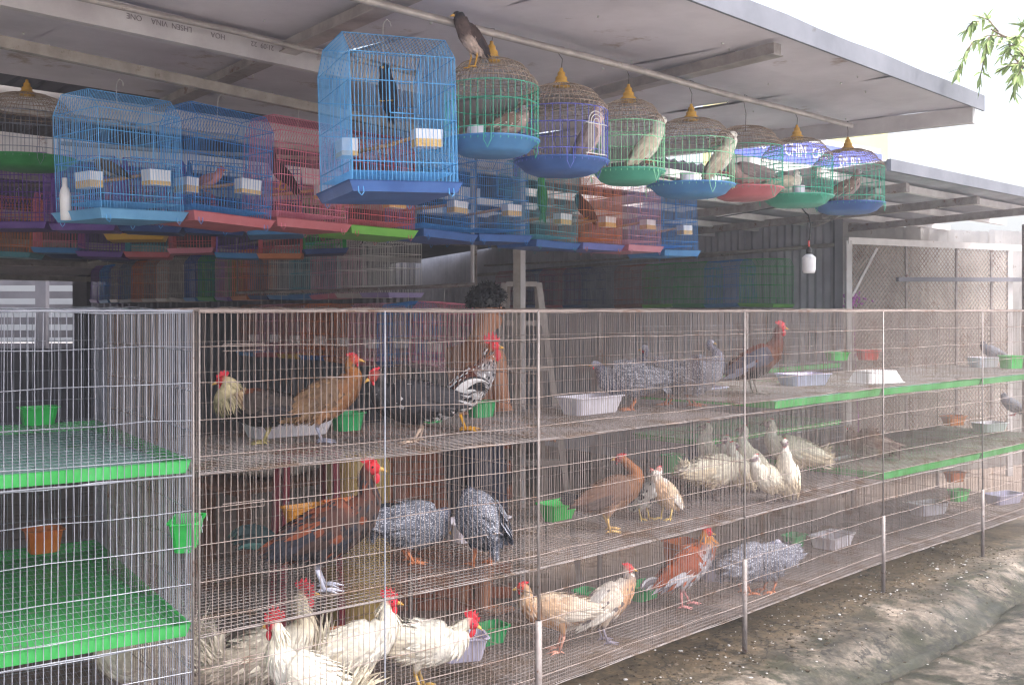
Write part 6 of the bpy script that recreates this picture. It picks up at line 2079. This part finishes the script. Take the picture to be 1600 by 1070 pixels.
COL.objects.link(bo)
bo.parent = man
# hair: a cap with many short tousled locks
b = MB()
hc = V3((0.070, 0, 1.688))
vs, fs = [], []
for i in range(9):
    th = math.pi * 0.60 * i / 8
    for j in range(18):
        f_ = 2 * math.pi * j / 18
        dirv = V3((math.sin(th) * math.cos(f_), math.sin(th) * math.sin(f_), math.cos(th)))
        lim = 1.0
        rr = V3((0.118 if dirv.x < 0 else 0.106, 0.093, 0.098))
        q = hc + V3((dirv.x * rr.x, dirv.y * rr.y, dirv.z * rr.z))
        if dirv.x > 0.35 and th > 1.2:
            q.z = max(q.z, 1.70)
        vs.append(q)
for i in range(8):
    for j in range(18):
        j2 = (j + 1) % 18
        fs.append((i * 18 + j, i * 18 + 18 + j, i * 18 + 18 + j2, i * 18 + j2))
b.add(vs, fs)
for _ in range(900):
    th = math.acos(rb.uniform(-0.25, 1))
    f_ = rb.uniform(0, 6.283)
    dirv = V3((math.sin(th) * math.cos(f_), math.sin(th) * math.sin(f_), math.cos(th)))
    if dirv.x > 0.45 and dirv.z < 0.3:
        continue
    q = hc + V3((dirv.x * 0.108, dirv.y * 0.088, dirv.z * 0.094))
    d_ = dirv * 0.45 + V3((rb.gauss(0.3, 0.4), rb.gauss(0, 0.45), rb.gauss(-0.25, 0.35)))
    feather(b, q, d_, dirv.cross(V3((rb.gauss(0, 1), rb.gauss(0, 1), 0.3))).normalized(), rb.uniform(0.022, 0.04), 0.004, (1, 1, 1), (1, 1, 1), 0.3)
b.build('hair', M['hair'], man)
for s_ in (-1, 1):
    b = MB()
    b.ell((0.158, s_ * 0.034, 1.652), 0.011, 0.012, 0.010, 10, 6)
    b.build('eye', M['eye'], man, smooth=True)
# shorts
b = MB()
n_ = 20
def ringz(cx, cy, z, rx, ry):
    return [(cx + rx * math.cos(2 * math.pi * k / n_), cy + ry * math.sin(2 * math.pi * k / n_), z) for k in range(n_)]
rg = [ringz(-0.02, 0, 1.0, 0.135, 0.175), ringz(-0.02, 0, 0.9, 0.15, 0.20), ringz(-0.015, 0, 0.80, 0.15, 0.205)]
b.add([p for r in rg for p in r], [(i * n_ + k, i * n_ + (k + 1) % n_, (i + 1) * n_ + (k + 1) % n_, (i + 1) * n_ + k) for i in range(2) for k in range(n_)])
for s_ in (-1, 1):
    rg = [ringz(-0.01, s_ * 0.095, 0.84, 0.125, 0.108), ringz(0.0, s_ * 0.10, 0.68, 0.115, 0.10), ringz(0.012, s_ * 0.105, 0.52, 0.105, 0.095)]
    b.add([p for r in rg for p in r], [(i * n_ + k, i * n_ + (k + 1) % n_, (i + 1) * n_ + (k + 1) % n_, (i + 1) * n_ + k) for i in range(2) for k in range(n_)])
b.build('shorts', M['shorts'], man, smooth=True)

# ------------------------------------------------------------------ thin haze, added to lift and wash out the dark shade
hz_ = MB()
hz_.box(-64, 64, -64, 64, -1.2, 5.2)
hm = bpy.data.materials.new('shade_lift_haze')
hm.use_nodes = True
hm.node_tree.nodes.clear()
hv = hm.node_tree.nodes.new('ShaderNodeVolumePrincipled')
hv.inputs['Color'].default_value = (0.90, 0.92, 1.0, 1)
hv.inputs['Density'].default_value = 0.009
hv.inputs['Anisotropy'].default_value = 0.3
ho = hm.node_tree.nodes.new('ShaderNodeOutputMaterial')
hm.node_tree.links.new(hv.outputs[0], ho.inputs['Volume'])
o = hz_.build('haze', hm)
o['kind'] = 'stuff'
tag(o, 'thin pale haze added over the scene to lift its dark shade', 'haze')
